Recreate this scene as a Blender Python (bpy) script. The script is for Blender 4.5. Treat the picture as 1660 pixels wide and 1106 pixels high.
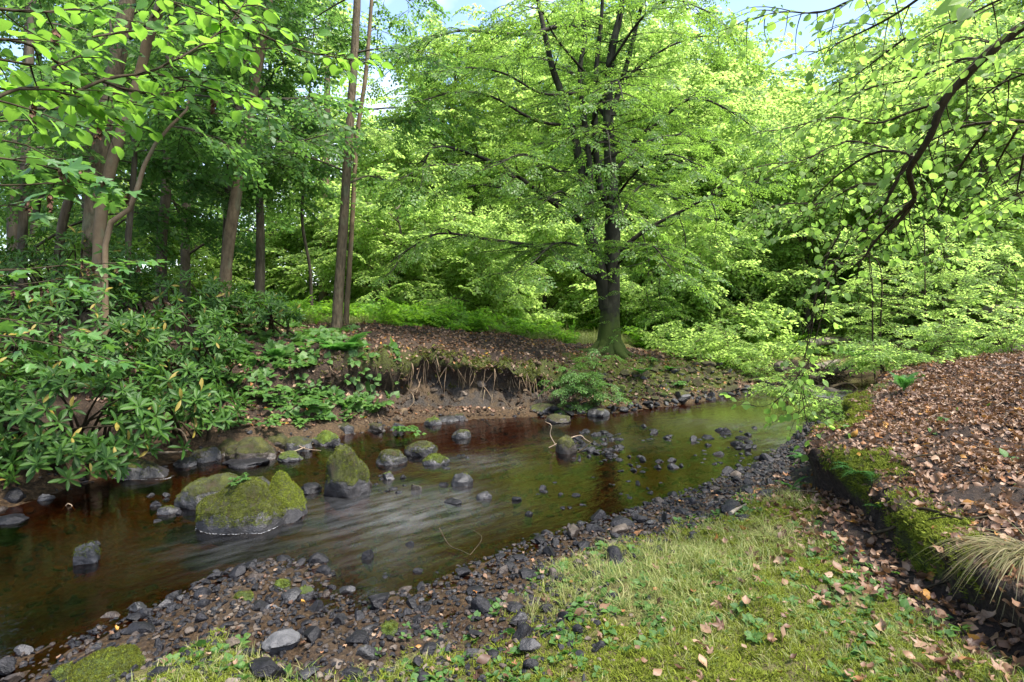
import bpy, math, random
import numpy as np
from mathutils import Vector, Matrix

for _o in list(bpy.data.objects):
    bpy.data.objects.remove(_o)
SC = bpy.context.scene
COL = SC.collection
rng = np.random.default_rng(7)
random.seed(7)

# ------------------------------------------------------------------ camera
CZ, FPX, HV = 1.7, 922.0, 500.0          # eye height above the water, focal length and horizon row of the photograph
cam = bpy.data.cameras.new('camera')
cam.sensor_width = 36.0
cam.lens = FPX / 1660 * 36
cam.shift_y = -(553 - HV) / 1660
cam.clip_start = 0.05
cam.clip_end = 1000
camo = bpy.data.objects.new('camera', cam)
camo.location = (0, 0, CZ)
camo.rotation_euler = (math.radians(90), 0, 0)
COL.objects.link(camo)
SC.camera = camo

# ------------------------------------------------------------------ sky, sun, exposure
SUN_EL, SUN_AZ = math.radians(62), math.radians(125)     # azimuth measured from +Y towards +X
world = bpy.data.worlds.new('World')
SC.world = world
world.use_nodes = True
wn = world.node_tree
wn.nodes.clear()
w_out = wn.nodes.new('ShaderNodeOutputWorld')
w_bg = wn.nodes.new('ShaderNodeBackground')
w_sky = wn.nodes.new('ShaderNodeTexSky')
w_sky.sky_type = 'NISHITA'
w_sky.sun_disc = False
w_sky.sun_elevation = SUN_EL
w_sky.sun_rotation = SUN_AZ
w_sky.air_density = 1.0
w_sky.dust_density = 1.5
w_bg.inputs['Strength'].default_value = 0.13
# broken white cloud over the blue
w_tc = wn.nodes.new('ShaderNodeTexCoord')
w_no = wn.nodes.new('ShaderNodeTexNoise')
w_no.inputs['Scale'].default_value = 2.6
w_no.inputs['Detail'].default_value = 6
w_rp = wn.nodes.new('ShaderNodeValToRGB')
w_rp.color_ramp.elements[0].position = 0.50
w_rp.color_ramp.elements[1].position = 0.76
w_mx = wn.nodes.new('ShaderNodeMix')
w_mx.data_type = 'RGBA'
w_mx.inputs['B'].default_value = (6.5, 6.9, 7.4, 1)
wn.links.new(w_tc.outputs['Generated'], w_no.inputs['Vector'])
wn.links.new(w_no.outputs['Fac'], w_rp.inputs['Fac'])
wn.links.new(w_rp.outputs['Color'], w_mx.inputs['Factor'])
wn.links.new(w_sky.outputs['Color'], w_mx.inputs['A'])
wn.links.new(w_mx.outputs['Result'], w_bg.inputs['Color'])
wn.links.new(w_bg.outputs['Background'], w_out.inputs['Surface'])

sun = bpy.data.lights.new('sun', 'SUN')
sun.energy = 3.6
sun.angle = math.radians(10)
sun.color = (1.0, 0.95, 0.86)
suno = bpy.data.objects.new('sun', sun)
_s = Vector((math.sin(SUN_AZ) * math.cos(SUN_EL), math.cos(SUN_AZ) * math.cos(SUN_EL), math.sin(SUN_EL)))
suno.rotation_euler = _s.to_track_quat('Z', 'Y').to_euler()
suno.location = (6, 10, 30)
COL.objects.link(suno)

SC.view_settings.view_transform = 'Standard'
SC.view_settings.look = 'None'
SC.view_settings.exposure = 1.92
SC.view_settings.gamma = 1.0
SC.view_settings.use_curve_mapping = False
cy = SC.cycles
cy.max_bounces = 14
cy.diffuse_bounces = 12
cy.glossy_bounces = 3
cy.transmission_bounces = 12
cy.transparent_max_bounces = 8
cy.caustics_reflective = False
cy.caustics_refractive = False
cy.use_denoising = True
cy.sample_clamp_indirect = 8.0

# ------------------------------------------------------------------ helpers
def P(u, v, Y):
    """the point at depth Y seen at photograph pixel (u, v)"""
    return np.array(((u - 830) / FPX * Y, Y, CZ - (v - HV) / FPX * Y))

def _hash(ix, iy, iz, seed):
    h = (ix * 374761393 + iy * 668265263 + iz * 1440662683 + seed * 974634541) & 0xffffffff
    h = ((h ^ (h >> 13)) * 1274126177) & 0xffffffff
    h = ((h ^ (h >> 16)) * 2246822519) & 0xffffffff
    return (h ^ (h >> 15)) / 4294967295.0

def vnoise(p, seed=0):
    i = np.floor(p).astype(np.int64)
    f = p - i
    f = f * f * (3 - 2 * f)
    r = 0
    for dx in (0, 1):
        wx = f[:, 0] if dx else 1 - f[:, 0]
        for dy in (0, 1):
            wy = f[:, 1] if dy else 1 - f[:, 1]
            for dz in (0, 1):
                wz = f[:, 2] if dz else 1 - f[:, 2]
                r = r + wx * wy * wz * _hash(i[:, 0] + dx, i[:, 1] + dy, i[:, 2] + dz, seed)
    return r * 2 - 1

def fbm(p, octaves=4, seed=0, gain=0.5):
    p = np.asarray(p, float)
    a, r = 1.0, 0.0
    for o in range(octaves):
        r = r + a * vnoise(p, seed + o * 17)
        p = p * 2.03 + 11.3
        a *= gain
    return r

def n2(x, y, scale, octaves=3, seed=0):
    x = np.atleast_1d(np.asarray(x, float)); y = np.atleast_1d(np.asarray(y, float))
    return fbm(np.stack([x * scale, y * scale, np.zeros_like(x)], 1), octaves, seed)

def sstep(a, b, x):
    t = np.clip((x - a) / (b - a), 0, 1)
    return t * t * (3 - 2 * t)

def norm(v):
    v = np.asarray(v, float)
    return v / np.maximum(np.linalg.norm(v, axis=-1, keepdims=True), 1e-9)

def make_mesh(name, V, polys, mats=(), attrs=None, smooth=True, matidx=None):
    V = np.asarray(V, np.float32)
    me = bpy.data.meshes.new(name)
    me.vertices.add(len(V))
    me.vertices.foreach_set('co', V.ravel())
    polys = [np.asarray(p, np.int32) for p in polys if len(p)]
    if polys:
        loops = np.concatenate([p.ravel() for p in polys])
        tot = np.concatenate([np.full(len(p), p.shape[1], np.int32) for p in polys])
        start = np.concatenate([[0], np.cumsum(tot)[:-1]]).astype(np.int32)
        me.loops.add(len(loops))
        me.loops.foreach_set('vertex_index', loops)
        me.polygons.add(len(tot))
        me.polygons.foreach_set('loop_start', start)
        me.polygons.foreach_set('use_smooth', np.full(len(tot), bool(smooth)))
        if matidx is not None:
            me.polygons.foreach_set('material_index', np.asarray(matidx, np.int32))
    for m in mats:
        me.materials.append(m)
    for k, (typ, arr) in (attrs or {}).items():
        a = me.attributes.new(k, typ, 'POINT')
        arr = np.asarray(arr)
        if typ == 'FLOAT':
            a.data.foreach_set('value', arr.astype(np.float32).ravel())
        elif typ == 'INT':
            a.data.foreach_set('value', arr.astype(np.int32).ravel())
        elif typ == 'FLOAT_VECTOR':
            a.data.foreach_set('vector', arr.astype(np.float32).ravel())
        elif typ == 'FLOAT_COLOR':
            a.data.foreach_set('color', arr.astype(np.float32).ravel())
    me.update(calc_edges=True)
    return me

def link(name, data, parent=None, loc=(0, 0, 0), kind=None):
    o = bpy.data.objects.new(name, data)
    o.location = [float(c) for c in loc]
    if parent is not None:
        o.parent = parent
    if kind:
        o['kind'] = kind
    COL.objects.link(o)
    return o

def tag(o, label=None, cat=None, group=None, kind=None):
    if label: o['label'] = label
    if cat: o['category'] = cat
    if group: o['group'] = group
    if kind: o['kind'] = kind
    return o

def thing(name, label, cat, loc=(0, 0, 0), group=None):
    o = bpy.data.objects.new(name, None)
    o.empty_display_size = 0.1
    o.location = [float(c) for c in loc]
    COL.objects.link(o)
    return tag(o, label, cat, group)

class MB:
    """collects geometry for one mesh; every vertex carries a 'luv' vector"""
    def __init__(self):
        self.V, self.L, self.F, self.n, self.M = [], [], [], 0, []
    def add(self, V, faces, luv=None, mi=0):
        V = np.asarray(V, float)
        self.V.append(V)
        self.L.append(np.zeros_like(V) if luv is None else np.asarray(luv, float))
        for f in faces:
            f = np.asarray(f, np.int64)
            if len(f):
                self.F.append(f + self.n)
                self.M.append(np.full(len(f), mi))
        self.n += len(V)
    def tube(self, pts, rad, sides=6, mi=0, wob=0.0, seed=0, cap=True):
        pts = np.asarray(pts, float)
        rad = np.broadcast_to(np.asarray(rad, float), (len(pts),))
        T = norm(np.gradient(pts, axis=0))
        ref = np.array((0.0, 0, 1)) if abs(T[0, 2]) < 0.9 else np.array((1.0, 0, 0))
        nrm = norm(np.cross(T[0], ref))
        Ns = []
        for t in T:
            nrm = nrm - t * nrm.dot(t)
            nrm = nrm / max(np.linalg.norm(nrm), 1e-9)
            Ns.append(nrm)
        Ns = np.array(Ns)
        B = np.cross(T, Ns)
        a = np.linspace(0, 2 * math.pi, sides, endpoint=False)
        ring = Ns[:, None, :] * np.cos(a)[None, :, None] + B[:, None, :] * np.sin(a)[None, :, None]
        r = np.repeat(rad[:, None], sides, 1)
        V = (pts[:, None, :] + ring * r[:, :, None]).reshape(-1, 3)
        if wob:
            sc = 1.2 / max(rad.max(), 1e-3)
            d = fbm(V * np.array((sc, sc, sc * 0.35)), 3, seed)
            V = V + ring.reshape(-1, 3) * (d * wob * r.ravel())[:, None]
        m = len(pts)
        i = np.arange(m - 1)[:, None] * sides
        j = np.arange(sides)[None, :]
        jn = (j + 1) % sides
        q = np.stack([i + j, i + jn, i + sides + jn, i + sides + j], -1).reshape(-1, 4)
        luv = np.stack([np.tile(a / 6.283, m), np.repeat(np.linspace(0, 1, m), sides), np.zeros(m * sides)], 1)
        self.add(V, [q], luv, mi)
        if cap and sides >= 3:
            for e in (0, m - 1):
                c = np.vstack([pts[e], V[e * sides:(e + 1) * sides]])
                k = np.arange(sides)
                f = np.stack([np.zeros(sides, int), 1 + k, 1 + (k + 1) % sides], 1)
                if e == 0: f = f[:, ::-1]
                self.add(c, [f], None, mi)
    def batch(self, canon, frames, pos, scale, rand=None, mi=0):
        """copies of a canonical leaf (V, F, luv): frames (N,3,3) with columns X, Y, Z"""
        V0, F0, L0 = canon
        N, k = len(pos), len(V0)
        if N == 0: return
        sc = np.broadcast_to(np.asarray(scale, float), (N,))
        V = np.einsum('nij,kj->nki', frames, V0) * sc[:, None, None] + np.asarray(pos)[:, None, :]
        L = np.repeat(L0[None], N, 0).copy()
        L[:, :, 2] = (rng.random(N) if rand is None else rand)[:, None]
        fs = [(np.asarray(f)[None] + (np.arange(N) * k)[:, None, None]).reshape(-1, np.asarray(f).shape[1]) for f in F0]
        self.add(V.reshape(-1, 3), fs, L.reshape(-1, 3), mi)
    def mesh(self, name, mats, smooth=True):
        ks = sorted(set(f.shape[1] for f in self.F))
        polys, mi = [], []
        for k in ks:
            polys.append(np.concatenate([f for f in self.F if f.shape[1] == k]))
            mi.append(np.concatenate([m for f, m in zip(self.F, self.M) if f.shape[1] == k]))
        return make_mesh(name, np.concatenate(self.V), polys, mats, {'luv': ('FLOAT_VECTOR', np.concatenate(self.L))}, smooth, np.concatenate(mi))
    def build(self, name, mats, parent=None, loc=(0, 0, 0), kind=None, smooth=True):
        if not isinstance(mats, (list, tuple)): mats = [mats]
        V0 = np.asarray(loc, float)
        self.V = [v - V0 for v in self.V] if V0.any() and parent is None else self.V
        return link(name, self.mesh(name, mats, smooth), parent, loc if parent is None else (0, 0, 0), kind)

def frames(d, up):
    """(N,3,3) frames with Y along d and Z as near up as possible"""
    d = norm(d)
    X = norm(np.cross(d, up))
    Z = np.cross(X, d)
    return np.stack([X, d, Z], -1)

def eulers(R):
    ry = -np.arcsin(np.clip(R[:, 2, 0], -1, 1))
    rx = np.arctan2(R[:, 2, 1], R[:, 2, 2])
    rz = np.arctan2(R[:, 1, 0], R[:, 0, 0])
    return np.stack([rx, ry, rz], 1)

def curve(pts, n=None, step=None):
    """Catmull-Rom through pts, resampled evenly"""
    p = np.asarray(pts, float)
    if len(p) == 2:
        c = p[0] + (p[1] - p[0]) * np.linspace(0, 1, 12)[:, None]
    else:
        q = np.vstack([2 * p[0] - p[1], p, 2 * p[-1] - p[-2]])
        out = []
        for i in range(len(p) - 1):
            a, b, c_, d = q[i], q[i + 1], q[i + 2], q[i + 3]
            t = np.linspace(0, 1, 12, endpoint=False)[:, None]
            out.append(0.5 * (2 * b + (c_ - a) * t + (2 * a - 5 * b + 4 * c_ - d) * t ** 2 + (3 * b - a - 3 * c_ + d) * t ** 3))
        c = np.vstack(out + [p[-1:]])
    L = np.concatenate([[0], np.cumsum(np.linalg.norm(np.diff(c, axis=0), axis=1))])
    if n is None: n = max(3, int(L[-1] / step) + 1)
    s = np.linspace(0, L[-1], n)
    return np.stack([np.interp(s, L, c[:, k]) for k in range(c.shape[1])], 1)

# protos live in collections that no scene shows; they are only the shapes that the scattered stuff repeats
_gn = {}
def proto_set(key, meshes):
    c = bpy.data.collections.new(key)
    for i, me in enumerate(meshes):
        c.objects.link(bpy.data.objects.new('%s.%03d' % (key, i), me))
    ng = bpy.data.node_groups.new('scatter_' + key, 'GeometryNodeTree')
    ng.interface.new_socket('Geometry', in_out='INPUT', socket_type='NodeSocketGeometry')
    ng.interface.new_socket('Geometry', in_out='OUTPUT', socket_type='NodeSocketGeometry')
    N, Lk = ng.nodes, ng.links
    gi, go = N.new('NodeGroupInput'), N.new('NodeGroupOutput')
    ci = N.new('GeometryNodeCollectionInfo')
    ci.inputs['Collection'].default_value = c
    ci.inputs['Separate Children'].default_value = True
    ci.inputs['Reset Children'].default_value = True
    ip = N.new('GeometryNodeInstanceOnPoints')
    ip.inputs['Pick Instance'].default_value = True
    at = {}
    for nm, ty in (('rot', 'FLOAT_VECTOR'), ('scl', 'FLOAT'), ('vid', 'INT')):
        a = N.new('GeometryNodeInputNamedAttribute')
        a.data_type = ty
        a.inputs['Name'].default_value = nm
        at[nm] = [s for s in a.outputs if s.enabled][0]
    Lk.new(gi.outputs[0], ip.inputs['Points'])
    Lk.new(ci.outputs[0], ip.inputs['Instance'])
    Lk.new(at['vid'], ip.inputs['Instance Index'])
    Lk.new(at['rot'], ip.inputs['Rotation'])
    Lk.new(at['scl'], ip.inputs['Scale'])
    Lk.new(ip.outputs[0], go.inputs[0])
    _gn[key] = (ng, len(meshes))
    return key

def scatter(name, key, pos, R, scale, parent=None, label=None, cat=None, vid=None):
    """one 'stuff' object that repeats the shapes of a proto set at the given points"""
    ng, k = _gn[key]
    pos = np.asarray(pos, float)
    n = len(pos)
    rot = R if R.ndim == 2 else eulers(R)
    me = make_mesh(name, pos, [], (), {
        'rot': ('FLOAT_VECTOR', rot), 'scl': ('FLOAT', np.broadcast_to(scale, (n,))),
        'vid': ('INT', rng.integers(0, k, n) if vid is None else vid)})
    o = link(name, me, parent, (0, 0, 0), 'stuff')
    if parent is None and label: tag(o, label, cat)
    m = o.modifiers.new('scatter', 'NODES')
    m.node_group = ng
    return o

# ------------------------------------------------------------------ materials
class NT:
    def __init__(self, name):
        self.m = bpy.data.materials.new(name)
        self.m.use_nodes = True
        self.t = self.m.node_tree
        self.t.nodes.clear()
        self.out = self.t.nodes.new('ShaderNodeOutputMaterial')
    def n(self, typ, **kw):
        nd = self.t.nodes.new(typ)
        for k, v in kw.items():
            if k in ('data_type', 'operation', 'blend_type', 'attribute_name', 'attribute_type', 'feature', 'interpolation', 'wave_type', 'bands_direction', 'noise_dimensions'):
                setattr(nd, k, v)
            else:
                self.set(nd, k.replace('_', ' '), v)
        return nd
    def set(self, nd, k, v):
        s = nd.inputs[k] if not k.isdigit() else nd.inputs[int(k)]
        if isinstance(v, bpy.types.NodeSocket):
            self.t.links.new(v, s)
        else:
            s.default_value = v if not (isinstance(v, tuple) and len(v) == 3 and s.type == 'RGBA') else (*v, 1)
    def coords(self, scale=(1, 1, 1), rot=(0, 0, 0), obj=False, along=False):
        if obj:
            src = self.n('ShaderNodeTexCoord').outputs['Object']
        else:
            src = self.n('ShaderNodeNewGeometry').outputs['Position']
        mp = self.n('ShaderNodeMapping')
        if along:                      # turn first, then stretch
            mp.vector_type = 'TEXTURE'
            scale = tuple(1 / c for c in scale)
        mp.inputs['Scale'].default_value = scale
        mp.inputs['Rotation'].default_value = rot
        self.t.links.new(src, mp.inputs['Vector'])
        return mp.outputs['Vector']
    def noise(self, scale, detail=4, vec=None, rough=0.55):
        nd = self.n('ShaderNodeTexNoise', Scale=scale, Detail=detail, Roughness=rough)
        if vec is not None: self.t.links.new(vec, nd.inputs['Vector'])
        return nd.outputs['Fac']
    def ramp(self, fac, stops, const=False):
        nd = self.n('ShaderNodeValToRGB')
        if const: nd.color_ramp.interpolation = 'CONSTANT'
        e = nd.color_ramp.elements
        while len(e) < len(stops): e.new(0.5)
        for el, (p, c) in zip(e, stops):
            el.position = p
            el.color = (*c, 1) if isinstance(c, tuple) else (c, c, c, 1)
        self.t.links.new(fac, nd.inputs['Fac'])
        return nd.outputs['Color']
    def mix(self, fac, a, b, blend='MIX'):
        nd = self.n('ShaderNodeMix', data_type='RGBA', blend_type=blend)
        for k, v in (('Factor', fac), ('A', a), ('B', b)):
            s = [i for i in nd.inputs if i.name == k and i.enabled][0]
            if isinstance(v, bpy.types.NodeSocket): self.t.links.new(v, s)
            else: s.default_value = (*v, 1) if isinstance(v, tuple) else v
        return [o for o in nd.outputs if o.enabled][0]
    def math(self, op, a, b=0.0, clamp=False):
        nd = self.n('ShaderNodeMath', operation=op)
        nd.use_clamp = clamp
        for i, v in enumerate((a, b)):
            if isinstance(v, bpy.types.NodeSocket): self.t.links.new(v, nd.inputs[i])
            else: nd.inputs[i].default_value = v
        return nd.outputs[0]
    def sep(self, v):
        nd = self.n('ShaderNodeSeparateXYZ')
        self.t.links.new(v, nd.inputs[0])
        return nd.outputs
    def attr(self, name, inst=False):
        nd = self.n('ShaderNodeAttribute', attribute_name=name)
        if inst: nd.attribute_type = 'INSTANCER'
        return nd
    def bump(self, h, strength=0.5, dist=0.02, normal=None):
        nd = self.n('ShaderNodeBump', Strength=strength, Distance=dist)
        self.t.links.new(h, nd.inputs['Height'])
        if normal is not None: self.t.links.new(normal, nd.inputs['Normal'])
        return nd.outputs['Normal']
    def principled(self, col, rough=0.7, spec=0.3, normal=None):
        nd = self.n('ShaderNodeBsdfPrincipled')
        self.set(nd, 'Base Color', col)
        self.set(nd, 'Roughness', rough)
        self.set(nd, 'Specular IOR Level', spec)
        if normal is not None: self.set(nd, 'Normal', normal)
        return nd.outputs[0]
    def finish(self, sh):
        self.t.links.new(sh, self.out.inputs['Surface'])
        return self.m

def leaf_mat(name, cols, trans, tfac=0.45, rough=0.45, spec=0.35, veins=0.0, brown=0.0, old=None):
    """cols: dark, mid, light leaf colours picked per leaf; trans: the colour of light that comes through"""
    t = NT(name)
    luv = t.sep(t.attr('luv').outputs['Vector'])
    rnd = t.n('ShaderNodeObjectInfo').outputs['Random']
    r = t.math('FRACT', t.math('ADD', luv[2], t.math('MULTIPLY', rnd, 0.73)))
    col = t.ramp(r, [(0.0, cols[0]), (0.5, cols[1]), (1.0, cols[2])])
    if old:
        col = t.mix(t.math('GREATER_THAN', t.math('FRACT', t.math('MULTIPLY', r, 7.31)), 1 - old), col, (.20, .15, .03))
    hv = None
    if veins:
        ax = t.math('ABSOLUTE', luv[0])
        ph = t.math('SUBTRACT', luv[1], t.math('MULTIPLY', ax, 0.9))
        w = t.math('SINE', t.math('MULTIPLY', ph, 52.0))
        w = t.math('POWER', t.math('ABSOLUTE', w), 6.0)
        mid = t.math('LESS_THAN', ax, 0.018)
        v = t.math('MAXIMUM', t.math('MULTIPLY', w, 0.55), mid)
        col = t.mix(t.math('MULTIPLY', v, veins), col, tuple(min(1, c * 1.7 + 0.03) for c in cols[2]))
        hv = v
    if brown:
        sp = t.noise(34, 3, t.coords())
        col = t.mix(t.ramp(sp, [(0.66, 0.0), (0.72, brown)]), col, (0.12, 0.06, 0.02))
    nrm = t.bump(hv, 0.35, 0.004) if hv is not None else None
    a = t.principled(col, rough, spec, nrm)
    tr = t.n('ShaderNodeBsdfTranslucent')
    tc = t.mix(r, tuple(c * 0.75 for c in trans), tuple(min(1, c * 1.25) for c in trans))
    t.set(tr, 'Color', tc)
    ms = t.n('ShaderNodeMixShader')
    ms.inputs[0].default_value = tfac
    t.t.links.new(a, ms.inputs[1])
    t.t.links.new(tr.outputs[0], ms.inputs[2])
    return t.finish(ms.outputs[0])

M = {}
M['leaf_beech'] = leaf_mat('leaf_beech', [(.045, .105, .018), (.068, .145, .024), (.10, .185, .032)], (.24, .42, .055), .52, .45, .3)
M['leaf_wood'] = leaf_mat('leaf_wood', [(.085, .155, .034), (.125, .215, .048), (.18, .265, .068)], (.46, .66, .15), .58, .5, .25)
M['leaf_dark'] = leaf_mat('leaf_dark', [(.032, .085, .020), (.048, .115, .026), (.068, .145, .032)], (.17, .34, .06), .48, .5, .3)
M['leaf_meadow'] = leaf_mat('leaf_meadow', [(.07, .17, .02), (.11, .23, .025), (.16, .29, .03)], (.28, .52, .04), .5, .5, .25)
M['leaf_hazel'] = leaf_mat('leaf_hazel', [(.055, .14, .020), (.075, .175, .025), (.10, .21, .032)], (.23, .45, .045), .52, .45, .35, .35, .6)
M['leaf_lime'] = leaf_mat('leaf_lime', [(.045, .105, .015), (.09, .185, .02), (.15, .25, .028)], (.34, .56, .09), .56, .42, .35, .35, .4)
M['leaf_sycamore'] = leaf_mat('leaf_sycamore', [(.035, .10, .025), (.05, .13, .03), (.075, .165, .035)], (.14, .30, .04), .4, .38, .45, .3, .8)
M['leaf_rhodo'] = leaf_mat('leaf_rhododendron', [(.012, .040, .005), (.022, .064, .008), (.046, .102, .012)], (.07, .16, .014), .25, .42, .20, .25, old=.035)
M['leaf_bramble'] = leaf_mat('leaf_bramble', [(.032, .088, .018), (.052, .12, .023), (.08, .155, .03)], (.13, .28, .04), .4, .45, .35, .3)
M['fern'] = leaf_mat('leaf_fern', [(.028, .10, .022), (.045, .14, .028), (.07, .18, .03)], (.12, .32, .05), .42, .5, .3)
M['grass'] = leaf_mat('grass_blade', [(.10, .16, .032), (.19, .22, .055), (.36, .32, .15)], (.26, .32, .08), .4, .5, .3)
M['sedge'] = leaf_mat('sedge_blade', [(.12, .10, .045), (.19, .16, .08), (.085, .12, .03)], (.16, .15, .05), .35, .55, .25)
M['moss_tuft'] = leaf_mat('moss_tuft', [(.075, .095, .012), (.125, .155, .018), (.20, .23, .032)], (.2, .23, .03), .35, .8, .1)
M['moss_dark'] = leaf_mat('moss_dark', [(.035, .035, .008), (.06, .065, .010), (.10, .115, .014)], (.09, .12, .015), .3, .85, .1)

def dead_mat():
    t = NT('dead_leaf')
    luv = t.sep(t.attr('luv').outputs['Vector'])
    rnd = t.n('ShaderNodeObjectInfo').outputs['Random']
    r = t.math('FRACT', t.math('ADD', luv[2], rnd))
    col = t.ramp(r, [(0.0, (.045, .020, .011)), (0.20, (.088, .045, .025)), (0.40, (.145, .080, .045)), (0.58, (.215, .135, .085)),
                     (0.72, (.075, .032, .016)), (0.86, (.28, .195, .13)), (0.96, (.22, .085, .022)), (1.0, (.36, .19, .03))])
    ax = t.math('ABSOLUTE', luv[0])
    w = t.math('POWER', t.math('ABSOLUTE', t.math('SINE', t.math('MULTIPLY', t.math('SUBTRACT', luv[1], ax), 40.0))), 8.0)
    col = t.mix(t.math('MULTIPLY', w, 0.25), col, (.07, .035, .02))
    sp = t.noise(60, 3, t.coords())
    col = t.mix(t.ramp(sp, [(0.55, 0.0), (0.72, 0.5)]), col, (.06, .03, .016))
    a = t.principled(col, 0.55, 0.35)
    tr = t.n('ShaderNodeBsdfTranslucent')
    t.set(tr, 'Color', t.mix(0.5, col, (.4, .2, .07)))
    ms = t.n('ShaderNodeMixShader')
    ms.inputs[0].default_value = 0.15
    t.t.links.new(a, ms.inputs[1]); t.t.links.new(tr.outputs[0], ms.inputs[2])
    return t.finish(ms.outputs[0])
M['dead'] = dead_mat()

def seed_mat():
    t = NT('brown_seeds')
    c = t.ramp(t.noise(90, 3, t.coords()), [(.3, (.04, .020, .012)), (.7, (.13, .070, .042))])
    return t.finish(t.principled(c, 0.7, 0.2))
M['seeds'] = seed_mat()

def bark(name, base, dark, light, vs=(14, 14, 3), bstr=0.6, bdist=0.02, mossc=(.07, .10, .018), moss_h=0.0, moss_amt=0.0, rough=0.8, lichen=.4):
    t = NT(name)
    vec = t.coords(vs)
    n1 = t.noise(1.0, 6, vec, 0.62)
    n2_ = t.noise(2.2, 4, t.coords())
    col = t.ramp(n1, [(0.28, dark), (0.5, base), (0.72, light)])
    col = t.mix(t.ramp(n2_, [(0.4, 0.0), (0.68, 0.55)]), col, tuple(c * 0.6 for c in base))
    lich = t.noise(5.0, 5, t.coords((1, 1, .6)))
    col = t.mix(t.ramp(lich, [(0.56, 0.0), (0.66, lichen)]), col, (.11, .13, .08))
    if moss_amt:
        z = t.sep(t.n('ShaderNodeNewGeometry').outputs['Position'])[2]
        zz = t.math('ADD', z, t.math('MULTIPLY', t.noise(7, 4, t.coords()), 1.4))
        f = t.ramp(t.math('MULTIPLY', t.math('SUBTRACT', moss_h + 1.0, zz), 1.0, True), [(0.1, 0.0), (0.5, moss_amt)])
        col = t.mix(f, col, t.mix(t.noise(40, 3, t.coords()), tuple(c * .5 for c in mossc), mossc))
    nrm = t.bump(n1, bstr, bdist)
    return t.finish(t.principled(col, rough, 0.12, nrm))
M['bark_beech'] = bark('bark_beech', (.026, .025, .018), (.010, .010, .007), (.075, .075, .05), (7, 7, 3), .6, .018, moss_h=1.5, moss_amt=.8, lichen=.2)
M['bark_rough'] = bark('bark_rough', (.10, .078, .050), (.028, .021, .014), (.17, .13, .085), (26, 26, 7), .9, .03)
M['bark_pale'] = bark('bark_pale', (.14, .10, .062), (.07, .05, .03), (.20, .155, .10), (6, 6, 4), .4, .012)
M['bark_tan'] = bark('bark_tan', (.12, .088, .054), (.05, .035, .022), (.18, .135, .085), (14, 14, 5), .6, .02)
M['bark_dark'] = bark('bark_dark', (.07, .058, .042), (.028, .023, .018), (.13, .11, .08), (16, 16, 4), .7, .02, lichen=.08)
M['bark_limb'] = bark('bark_limb', (.026, .023, .017), (.011, .010, .008), (.055, .05, .036), (12, 12, 5), .5, .01, lichen=.06)
M['twig'] = bark('twig', (.036, .027, .015), (.015, .012, .008), (.068, .052, .030), (30, 30, 12), .4, .004, lichen=.06)
M['twig_pale'] = bark('twig_pale', (.22, .16, .11), (.10, .07, .05), (.34, .27, .20), (30, 30, 12), .4, .004)
M['root'] = bark('root', (.19, .13, .08), (.07, .045, .03), (.33, .25, .17), (40, 40, 14), .5, .004)
M['log'] = bark('log_bark', (.20, .17, .13), (.07, .06, .05), (.38, .33, .27), (9, 9, 4), .6, .02)

def rock_mat(name, stone, stone2, moss_amt, moss_a=(.035, .045, .008), moss_b=(.105, .13, .014), brown=(.045, .03, .012), wet_top=0.10, spec=.5):
    t = NT(name)
    pos = t.coords()
    g = t.n('ShaderNodeNewGeometry')
    z = t.sep(g.outputs['Position'])[2]
    nz = t.sep(g.outputs['Normal'])[2]
    rnd = t.n('ShaderNodeObjectInfo').outputs['Random']
    n1 = t.noise(16, 6, pos, .6)
    n2_ = t.noise(70, 4, pos, .6)
    col = t.ramp(n1, [(.3, tuple(c * .5 for c in stone)), (.5, stone), (.7, stone2)])
    col = t.mix(t.math('MULTIPLY', rnd, .55), col, tuple(c * .45 for c in stone))
    wet = t.ramp(t.math('ADD', t.math('SUBTRACT', z, wet_top), t.math('MULTIPLY', t.math('SUBTRACT', t.noise(5, 3, pos), .5), .22)), [(0.0, 1.0), (0.05, 0.0)])
    colw = t.mix(wet, col, t.mix(1.0, col, (.36, .34, .36), 'MULTIPLY'))
    rough = t.math('SUBTRACT', 0.8, t.math('MULTIPLY', wet, 0.30))
    h = t.math('ADD', n1, t.math('MULTIPLY', n2_, .5))
    sh = colw
    if moss_amt:
        mn = t.noise(7, 5, pos, .6)
        f = t.math('ADD', t.math('MULTIPLY', nz, .75), t.math('MULTIPLY', t.math('SUBTRACT', mn, .5), 1.6))
        f = t.math('ADD', f, moss_amt - 1.0)
        f = t.math('SUBTRACT', f, t.math('MULTIPLY', wet, 0.8))
        f = t.ramp(f, [(.02, 0.0), (.16, 1.0)])
        mt = t.noise(190, 3, pos, .7)
        mb = t.noise(9, 4, t.coords((1, 1, 1), (.4, .2, 1)), .6)
        mc = t.ramp(mb, [(.35, brown), (.48, moss_a), (.66, moss_b)])
        mc = t.mix(t.ramp(mt, [(.35, .75), (.6, 0.0)]), mc, tuple(c * .4 for c in moss_a))
        sh = t.mix(f, colw, mc)
        rough = t.math('ADD', rough, t.math('MULTIPLY', f, .5), True)
        h = t.math('ADD', h, t.math('MULTIPLY', t.math('MULTIPLY', mt, f), 1.6))
    return t.finish(t.principled(sh, rough, spec, t.bump(h, .8, .02)))
M['rock'] = rock_mat('wet_stone', (.030, .030, .034), (.080, .080, .085), 0, wet_top=.16, spec=.22)
M['rock_brown'] = rock_mat('brown_stone', (.10, .078, .060), (.18, .145, .115), 0, wet_top=.05, spec=.3)
M['rock_moss'] = rock_mat('mossy_stone', (.06, .058, .058), (.14, .13, .125), 1.3, (.034, .038, .008), (.085, .095, .013))
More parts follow.
